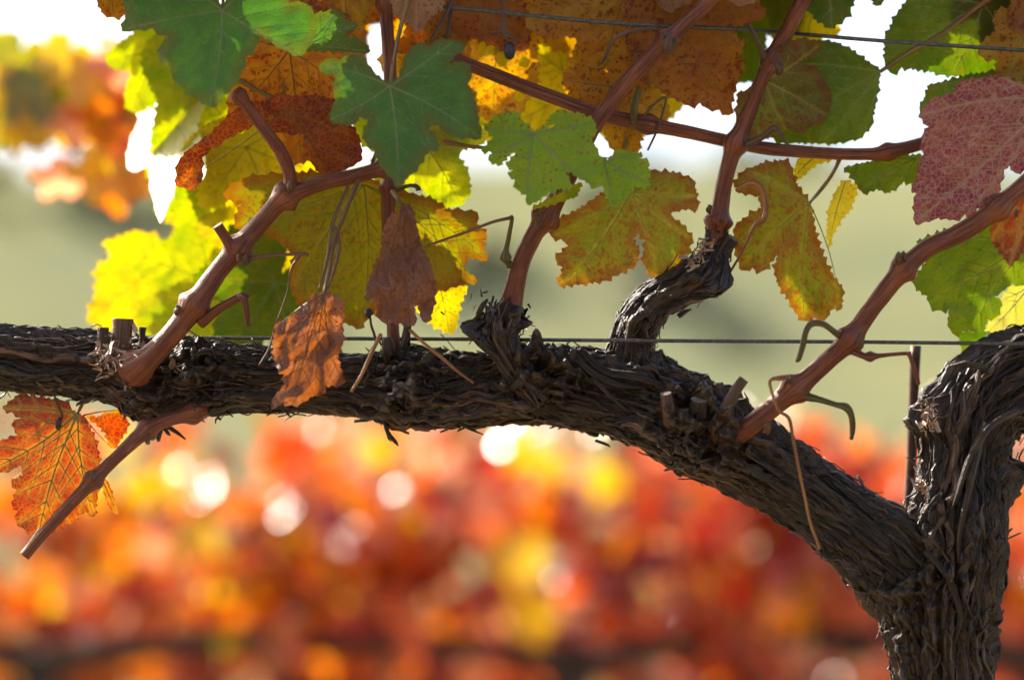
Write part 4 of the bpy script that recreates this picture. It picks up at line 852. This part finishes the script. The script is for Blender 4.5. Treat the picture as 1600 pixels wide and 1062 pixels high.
L19 = Z4([(830, 80), (900, -20), (1000, -90), (1250, -100), (1500, -60), (1560, 100), (1540, 300), (1493, 340), (1380, 370), (1300, 380), (1200, 400), (1080, 390), (1000, 370), (930, 360), (860, 350), (800, 380), (770, 320), (770, 200)])
make_leaf(vine, L19, Z4([(1280, 20)])[0], Z4([(790, 370), (1120, 385), (1480, 330), (900, 0)]), .06, M_DGREEN, tilt=(.1, .2), tooth=14, depth=5, vein_mat=VG, label='very dark green leaf crossed by the upper wire')
make_leaf(vine, Z4([(1000, 440), (1100, 420), (1200, 390), (1350, 370), (1520, 330), (1560, 500), (1300, 560), (1100, 600), (990, 600), (950, 560), (980, 500)]), Z4([(1500, 400)])[0], Z4([(960, 560), (1010, 440)]), .04, M_DGREEN, tooth=12, depth=5, vein_mat=VG)
lob((1290, -80), (1300, 45), .06, M_DGREEN, VG, 130, 1.2); lob((1210, -60), (1235, 55), .08, M_GRYEL, VY, 131, 1.0); lob((1390, -90), (1368, 10), .05, M_DGREEN, VG, 132, 1.2)
lob((1170, -40), (1160, 130), .10, M_DGREEN, VG, 133, .7); lob((1560, -50), (1560, 90), .07, M_RUST, VR, 134, .8); lob((1270, 20), (1205, 60), .09, M_YELLOW, VY, 135, 1.0)
lob((1600, 60), (1560, 150), .03, M_AMBER, VY, 136, .9); lob((1625, -40), (1588, 50), .0, M_ORANGE, VR, 137, .9)
# purple leaf, front right
L21 = Z4([(945, 600), (1002, 545), (988, 528), (1060, 505), (1142, 480), (1130, 456), (1200, 420), (1290, 405), (1372, 400), (1440, 430), (1500, 440), (1620, 380), (1720, 440), (1780, 560), (1700, 700), (1600, 760), (1500, 880), (1450, 900), (1420, 860), (1390, 880), (1360, 1000), (1310, 1062), (1250, 1080), (1225, 1130), (1190, 1110),
          (1130, 1140), (1050, 1130), (930, 1165), (920, 1062), (936, 1002), (908, 990), (940, 900), (950, 850), (975, 800), (960, 750), (972, 690), (1000, 660)])
make_leaf(vine, L21, Z4([(1640, 510)])[0], Z4([(935, 1150), (950, 602), (1200, 1105), (1380, 402), (1700, 690)]), -.07, M_PURPLE, tilt=(-.15, .1), cup=.12, tooth=16, depth=4, vein_mat=VP, vein_w=3.6, label='purple leaf with a pale vein network')
L22 = Z8([(650, 272), (740, 240), (800, 216), (900, 180), (1040, 170), (1140, 200), (1160, 330), (1080, 400), (1040, 430), (1000, 420), (960, 450), (930, 470), (960, 490), (945, 540), (908, 550), (890, 600), (840, 590), (780, 602), (764, 560), (772, 512), (740, 520), (700, 500), (690, 466), (648, 440), (650, 400), (682, 350), (702, 300)])
make_leaf(vine, L22, Z8([(1090, 250)])[0], Z8([(700, 490), (660, 275), (850, 590), (1060, 420)]), .0, M_DGREEN, tilt=(.1, .15), tooth=13, depth=5, vein_mat=VG, label='green leaf with yellow sun flecks below the purple leaf')
L23 = Z8([(920, 270), (925, 220), (960, 160), (1000, 100), (1060, 60), (1120, 120), (1100, 250), (1040, 300), (990, 362), (950, 300)])
make_leaf(vine, L23, Z8([(1060, 70)])[0], Z8([(988, 355), (925, 265), (1080, 250)]), -.045, M_VEINRED, tilt=(.1, .1), tooth=10, depth=4, vein_mat=VP, label='rust red leaf piece under the right end of the red cane')
make_leaf(vine, Z8([(960, 470), (1000, 430), (1060, 420), (1100, 500), (1060, 640), (1000, 600), (900, 610), (910, 560), (950, 530)]), Z8([(1060, 430)])[0], Z8([(905, 600), (960, 480)]), .06, M_SHEEN, tilt=(.1, .8), tooth=12, depth=3, vein_mat=VY)
make_leaf(vine, Z8([(800, 600), (900, 595), (945, 610), (940, 670), (870, 690), (820, 680)]), Z8([(940, 620)])[0], Z8([(820, 670)]), .07, M_DGREEN, tooth=12, depth=4, vein_mat=VG)
# leaf under the cordon, left
L24 = Z9([(396, 222), (330, 152), (240, 140), (100, 118), (12, 190), (60, 210), (112, 240), (60, 272), (92, 332), (0, 360), (-50, 400), (-50, 510), (0, 524), (62, 510), (104, 470), (122, 540), (58, 570), (86, 612), (60, 692), (92, 722), (80, 770), (120, 812), (200, 850), (292, 826), (330, 790), (382, 772), (440, 722), (490, 752), (506, 640), (512, 560), (516, 440), (492, 350), (462, 280), (430, 232)])
make_leaf(vine, L24, Z9([(402, 218)])[0], Z9([(200, 838), (-30, 500), (480, 735), (30, 190)]), -.01, M_VEINRED, tilt=(.2, -.2), cup=.15, tooth=13, depth=4, vein_mat=VY, vein_w=4, petiole=[(128, 632, -.006), (136, 612, -.004), (142, 590, 0)], label='glowing red leaf with yellow veins below the cordon')
make_leaf(vine, Z9([(430, 225), (500, 240), (560, 215), (650, 188), (662, 290), (600, 400), (570, 390), (550, 320), (500, 270)]), Z9([(430, 228)])[0], Z9([(650, 200), (580, 395)]), .0, M_VEINRED, tilt=(.4, .5), crumple=4, tooth=10, depth=3, vein_mat=VR)
make_leaf(vine, Z9([(520, 540), (560, 570), (585, 640), (612, 742), (570, 710), (545, 650)]), Z9([(522, 545)])[0], Z9([(608, 738)]), .01, M_VEINRED, tilt=(.5, .1), tooth=10, depth=2, vein_mat=VR)
# canopy carrying on above the frame, unseen leaves added to shade those below
r_ = np.random.default_rng(77)
MATSET = [M_OLIVE, M_DGREEN, M_AMBER, M_ORANGE, M_GREEN, M_RUST, M_GRYEL]
def shade_canopy_leaf(bx, by, y, sz):
    an = r_.normal(0, .5)
    if bx < 340 and by + sz > -8: by = -8 - sz * 1.05
    b_ = (bx, by); t_ = (bx + sz * math.sin(an), by + sz * math.cos(an)); ol, tips = lobed(b_, t_, r_, r_.uniform(.85, 1.1))
    make_leaf(vine, ol, b_, tips, y, MATSET[r_.integers(len(MATSET))], tilt=(r_.normal() * .4, r_.normal() * .4), grid=16, tooth=26, depth=7, veins=False, pucker=0)
for k in range(70):
    by = r_.uniform(-560, -190); shade_canopy_leaf(r_.uniform(260, 1800), by, r_.uniform(-.04, .16) + (-by - 190) / 370 * .12, r_.uniform(120, 180))
SD = np.array(sun_dir)
def shade(px, py, y, t, sz):  # adds out-of-view leaves as sun blockers
    """an unseen leaf added up-sun, above the frame, to keep the sun off a leaf in view"""
    q = P(px, py, y) + SD * t
    d = q - CAM; f = np.array([0, math.cos(ALPHA), math.sin(ALPHA)]); u = np.array([0, -math.sin(ALPHA), math.cos(ALPHA)])
    ax = 800 + F * d[0] / (d @ f); ay = 531 - F * (d @ u) / (d @ f)
    shade_canopy_leaf(ax, ay - sz * .45, q[1], sz)
for (px, py, y, t, sz) in [(930, 400, .02, .36, 130), (1040, 310, .02, .34, 150), (1010, 390, .02, .40, 120), (1200, 300, .015, .33, 150), (1250, 420, .015, .42, 140), (1180, 390, .015, .36, 120), (500, 400, .03, .38, 150), (560, 330, .03, .33, 160), (430, 320, .03, .32, 140), (690, 360, .03, .36, 140),
                           (1530, 400, 0, .36, 140), (1520, 50, .02, .17, 140), (1550, 100, .02, .2, 140), (1470, 90, .02, .2, 130), (1570, 470, .0, .46, 130), (1500, 480, 0, .46, 130), (1600, 400, 0, .4, 140), (1290, 450, .0, .44, 150), (1240, 460, 0, .46, 130), (910, 415, 0, .42, 140), (960, 420, 0, .45, 120), (1480, 440, 0, .42, 130), (1560, 440, 0, .44, 130), (1470, 390, 0, .37, 120), (1540, 350, 0, .36, 140), (330, 45, -.075, .14, 140), (270, 20, -.075, .11, 110), (340, 120, -.075, .2, 130), (300, 90, -.075, .17, 120), (440, 50, -.075, .15, 130), (400, 20, -.075, .12, 110), (485, 500, -.066, .47, 130), (490, 560, -.066, .52, 110), (1500, 330, 0, .33, 120), (1280, 170, .05, .25, 150), (1480, 60, .06, .2, 170), (1320, 120, .05, .22, 140), (1230, 160, .03, .24, 130), (620, 200, -.08, .27, 170), (300, 80, -.075, .2, 130), (400, 40, -.075, .18, 130),
                           (630, 430, -.05, .46, 130), (290, 70, -.075, .24, 130), (1500, 240, -.07, .3, 160), (1400, 270, .03, .3, 120), (1570, 250, -.07, .32, 140), (1050, 90, .03, .2, 160), (720, 60, .05, .2, 140)]:
    shade(px, py, y, t, sz)

# ------------------------------------------------------------------ trellis
def single(name, lst, rad_px, mat, label, cat, group=None, **kw):
    o, d = tube(name, px_path(lst), np.array(rad_px) * MP, mat, None, **kw)
    o['label'] = label; o['category'] = cat
    if group: o['group'] = group
    return o
single('trellis_wire', [(-500, 517, .012), (0, 522, .012), (230, 527, .012), (560, 529, .006), (760, 530, -.012), (990, 532, -.024), (1320, 534, -.026), (1600, 537, -.03), (2000, 541, -.03)], [3.0] * 9, WIRE, 'thin taut steel wire running just above the cordon', 'wire', step=.02, nA=10)
single('trellis_wire', [(-300, -60, .03), (400, -8, .03), (710, 13, -.012), (940, 35, -.014), (1150, 46, -.008), (1220, 51, .0185), (1290, 57, -.004), (1390, 65, -.012), (1600, 79, -.016), (2000, 104, -.016)], [3.2] * 10, WIRE, 'thin dark wire crossing the leaves at the top of the canopy', 'wire', step=.02, nA=10)
single('trellis_stake', [(1431, 540, .05), (1428, 600, .05), (1424, 720, .05), (1418, 830, .05), (1408, 1062, .05), (1340, 3200, .06)], [8.5] * 6, RUST, 'slim rusty steel stake standing behind the fork of the vine', 'stake', step=.01, nA=12, rough=.06, seed=4)

# ------------------------------------------------------------------ vines out of focus
def bg_leaf_mesh(seed):
    r = np.random.default_rng(seed); L = 100.0
    ol, tips = lobed((0, 0), (0, L), r, r.uniform(.85, 1.1)); ol = serrate(ol, 16, 6, r)
    ring = [Vector(p) for p in ol]; gx, gy = np.meshgrid(np.arange(-100, 101, 14.), np.arange(-100, 110, 14.)); gx = gx.ravel(); gy = gy.ravel()
    k = pip(gx, gy, ol); pts = ring + [Vector((a, b)) for a, b in zip(gx[k], gy[k])]
    ov, _, of, *_ = delaunay_2d_cdt(pts, [], [list(range(len(ring)))], 1, 1e-4)
    Q = np.array([[p.x, p.y] for p in ov]); rr = np.hypot(Q[:, 0], Q[:, 1]) / L
    z = .10 * np.abs(Q[:, 0]) * r.uniform(-1, 2) + r.uniform(-.15, .25) * Q[:, 1] * rr + 16 * rr * noise3(Q[:, 0] / 45, Q[:, 1] / 45, seed, seed)
    return mesh_from('leaf', np.stack([Q[:, 0], Q[:, 1], z], -1) * .001, [list(f) for f in of], None, Q * .1)
BGM = [bg_leaf_mesh(200 + k) for k in range(7)]
def bm(name, a, b, tr=.52, tg=1.6, rough=.24, spec=.9): return leaf_mat(name, a, b, simple=True, trans=tr, tgain=tg, rough=rough, spec=spec)
PAL = {'yellow': bm('far_leaf_yellow', (.55, .37, .02), (.5, .28, .02)), 'orange': bm('far_leaf_orange', (.5, .17, .02), (.45, .12, .02)), 'red': bm('far_leaf_red', (.42, .03, .02), (.38, .06, .025)),
       'scarlet': bm('far_leaf_scarlet', (.46, .08, .03), (.45, .12, .04)), 'wine': bm('far_leaf_wine', (.13, .012, .016), (.2, .02, .02)), 'rust': bm('far_leaf_rust', (.25, .1, .03), (.3, .08, .03)),
       'green': bm('far_leaf_green', (.12, .14, .015), (.25, .2, .02)), 'pink': bm('far_leaf_pink_sheen', (.62, .30, .2), (.6, .33, .22))}  # pink: red leaf with the white sheen of sunlight put into its colour
for me in BGM: me.materials.append(PAL['yellow'])
HALF = np.array(sun_dir) + np.array([0, -1, -.1]); HALF /= np.linalg.norm(HALF)
def bg_leaf(parent, loc, size, mat, r, face=None):
    o = bpy.data.objects.new('leaf', BGM[r.integers(len(BGM))]); COL.objects.link(o); o.parent = parent
    o.location = loc; s = size / .1; o.scale = (s, s, s)
    if face is not None: o.rotation_euler = face
    else:                                 # blades lean towards the light, tips hanging
        lean = HALF if r.uniform() < .62 else np.array([0, -1, .2])
        n = Vector(lean + .65 * r.normal(size=3)).normalized(); t = Vector((r.normal(0, .5), r.normal(0, .3), -1)); t = (t - n * t.dot(n)).normalized()
        o.rotation_euler = Matrix((t.cross(n), t, n)).transposed().to_euler()
    o.material_slots[0].link = 'OBJECT'; o.material_slots[0].material = PAL[mat]; return o

def bulk(v, x, y, zc, height, span, n, mix, r):
    """the inner foliage of a far vine, read as one mass"""
    names = list(mix.keys()); pw = np.array([mix[q] for q in names], float); pw /= pw.sum()
    V = []; Fc = []; MI = []
    co = [np.array([q.co for q in me.vertices]) for me in BGM]; fc = [[list(p.vertices) for p in me.polygons] for me in BGM]
    b0 = 0
    for k in range(n):
        m = r.integers(len(BGM)); s = r.uniform(.4, .7); R = np.array(Matrix.Rotation(r.normal(0, .8), 3, 'Z') @ Matrix.Rotation(r.normal(4.7, .55), 3, 'X'))
        V.append(co[m] @ R.T * s + [x + r.uniform(-span, span), y + r.normal(0, .07), zc + height * r.uniform(-.05, 1)]); c = int(r.choice(len(names), p=pw))
        Fc += [[b0 + i for i in f] for f in fc[m]]; MI += [c] * len(fc[m]); b0 += len(co[m])
    V = np.vstack(V); me = mesh_from('foliage', V, Fc, None, V[:, [0, 2]] * 100)
    for q in names: me.materials.append(PAL[q])
    me.polygons.foreach_set('material_index', MI); o = new_obj('foliage', me, v); o['kind'] = 'stuff'

def far_vine(x, y, mix, label, seed, group, nleaf=292, zc=1.0, span=.62, single_leaves=True, height=.36, extra=()):
    r = np.random.default_rng(seed)
    v = bpy.data.objects.new('grape_vine', None); COL.objects.link(v); v['label'] = label; v['category'] = 'grapevine'; v['group'] = group
    ph = r.uniform(0, 6)
    tube('trunk', [(x, y, -.02), (x + .02, y, .35), (x - .02, y + .01, .7), (x, y, zc - .03)], [.045, .036, .034, .036], BARK, v, step=.02, nA=16, rough=.35, seed=seed)
    for sd in (-1, 1):
        tube('cordon', [(x, y, zc - .03), (x + sd * .12, y, zc - .008), (x + sd * .35, y + .01, zc + .01), (x + sd * span, y, zc - .01)], [.03, .024, .021, .016], BARK, v, step=.02, nA=14, rough=.35, seed=seed + sd)
    tops = []
    for k in range(9):
        cx = x - span + .08 + k * (2 * span - .16) / 8; h = height * r.uniform(.6, 1.1); lx = r.normal(0, .08); ly = r.normal(0, .08)
        tube('cane', [(cx, y, zc), (cx + lx * .4, y + ly * .4, zc + h * .45), (cx + lx, y + ly, zc + h)], [.007, .006, .004], CANE, v, step=.02, nA=8, rough=.1, seed=k)
    names = list(mix.keys()); pw = np.array([mix[n] for n in names], float); pw /= pw.sum()
    if single_leaves: bulk(v, x, y + .16, zc, height * .92, span, 190, {'orange': 4, 'rust': 2, 'yellow': 3, 'scarlet': 2} if x < -.4 else {'wine': 2, 'red': 3, 'scarlet': 4, 'orange': 3, 'pink': 2}, r)
    if single_leaves:
        for k in range(nleaf):
            lx = x + r.uniform(-span, span); h = height * r.uniform(-.13, 1)
            top = 1 + .3 * noise3(lx * 5, seed, 0, 3)
            n = names[r.choice(len(names), p=pw)]
            bg_leaf(v, (lx, y + r.normal(0, .09), zc + .04 + h * float(top)), r.uniform(.026, .05), n, r)
        for (px, py, dy, sz, mt, face) in extra:
            bg_leaf(v, P(px, py, y + dy), sz, mt, r, face)
    else:
        bulk(v, x, y, zc, height, span, nleaf, mix, r)
    return v
GR = 'vines in the row behind'
warm = {'yellow': 3, 'orange': 4, 'rust': 3, 'pink': 2, 'green': .4, 'scarlet': 3, 'wine': 2.5, 'red': 1}
hot = {'red': 4, 'scarlet': 5, 'orange': 2, 'wine': 4.5, 'pink': 4, 'yellow': .6}
mid = {'red': 4, 'scarlet': 3.5, 'wine': 5, 'orange': 3, 'yellow': 1.5, 'pink': 4.5, 'rust': 1.5}
flat = (math.pi * 1.5, 0, 0)
far_vine(-.80, 2.6, warm, 'blurred yellow and orange vine at the left end of the row behind', 301, GR, extra=[(310, 830, -.25, .055, 'yellow', (4.4, .2, .3)), (230, 760, -.2, .05, 'yellow', (4.9, .3, .2))])
far_vine(.10, 2.6, mid, 'blurred vine of crimson, wine and yellow leaves in the middle of the row behind', 302, GR, span=.5,
         extra=[(450, 690, -.1, .06, 'red', (4.9, .2, .2)), (812, 860, -.3, .066, 'yellow', (4.6, .1, .2)), (830, 950, -.3, .066, 'yellow', (4.9, -.2, -.1)), (820, 690, -.2, .05, 'yellow', (4.6, .5, .2)), (950, 740, -.1, .05, 'yellow', (4.7, .3, .1))])
far_vine(.92, 2.6, hot, 'blurred scarlet, pink and orange vine at the right end of the row behind', 303, GR, extra=[(1230, 950, -.2, .055, 'orange', (4.6, .8, .2)), (1450, 780, -.1, .06, 'scarlet', (4.7, .3, .1))])
G2 = 'vines two rows behind'
far_vine(-1.1, 5.2, warm, 'faint orange vine two rows behind, at the left', 311, G2, 520, single_leaves=False)
far_vine(0.0, 5.2, mid, 'faint red vine two rows behind, in the middle', 312, G2, 520, single_leaves=False)
far_vine(1.1, 5.2, hot, 'faint scarlet vine two rows behind, at the right', 313, G2, 520, single_leaves=False)

# neighbouring vine whose arching cane hangs into the upper corner, half out of focus
nb = bpy.data.objects.new('grape_vine', None); COL.objects.link(nb)
nb['label'] = 'neighbouring vine with soft orange and yellow leaves hanging in the upper corner'; nb['category'] = 'grapevine'
rn = np.random.default_rng(9)
tube('trunk', [(-1.35, .75, -.02), (-1.33, .75, .5), (-1.35, .75, 1.0)], [.045, .036, .036], BARK, nb, step=.02, nA=16, rough=.3)
tube('cordon', [(-1.35, .75, .97), (-1.2, .74, 1.02), (-1.0, .74, 1.03)], [.034, .03, .02], BARK, nb, step=.02, nA=14, rough=.3)
pA = P(-60, 110, .72); pB = P(120, 135, .7); pC = P(240, 160, .68)
tube('cane', [(-1.02, .74, 1.03), (-.9, .74, 1.25), tuple(P(-160, 110, .72)), tuple(pA), tuple(pB), tuple(pC)], [.008, .008, .007, .006, .006, .004], CANE, nb, step=.015, nA=10)
for (px, py, dy, sz, mt, face) in [(30, 80, .68, .085, 'green', (4.7, .3, .2)), (60, 120, .66, .085, 'green', (4.6, -.3, .1)), (10, 150, .68, .075, 'green', (4.9, .2, .3)), (105, 70, .66, .07, 'yellow', (4.6, .5, 0)), (135, 95, .64, .07, 'yellow', (4.4, .2, .2)),
                                  (165, 140, .66, .085, 'orange', (4.7, .1, .1)), (180, 200, .66, .085, 'yellow', (4.8, -.2, .1)), (165, 250, .63, .07, 'yellow', (4.6, .4, .2)), (190, 75, .65, .07, 'pink', (4.5, .3, .2)), (120, 170, .66, .06, 'pink', (4.6, .2, .4)),
                                  (225, 175, .66, .08, 'orange', (4.8, .3, .1)), (105, 255, .64, .06, 'pink', (5.6, .2, .9)), (70, 165, .66, .06, 'yellow', (4.6, .2, .4)), (-10, 110, .66, .08, 'yellow', (4.6, .2, .4)), (30, 180, .66, .05, 'yellow', (4.6, .2, .4)), (200, 230, .66, .07, 'orange', (4.7, .3, .2)), (215, 120, .66, .07, 'yellow', (4.6, .2, -.2)), (175, 270, .64, .05, 'orange', (4.7, -.3, .2)), (235, 240, .66, .06, 'yellow', (4.6, .3, .1))]:
    bg_leaf(nb, P(px, py + 40, dy) + np.array([0, 0, sz * .25]), sz * .62, mt, rn, face)

# stand every vine's Empty at the foot of its trunk
for o in [q for q in scn.objects if q.type == 'EMPTY']:
    tr = [c for c in o.children if c.name.startswith('trunk')][0]
    zs = np.array([v.co for v in tr.data.vertices]); foot = zs[zs[:, 2] < zs[:, 2].min() + .05].mean(0)
    b = Vector((float(foot[0]), float(foot[1]), 0.0)); o.location = b
    for c in o.children: c.location = c.location - b
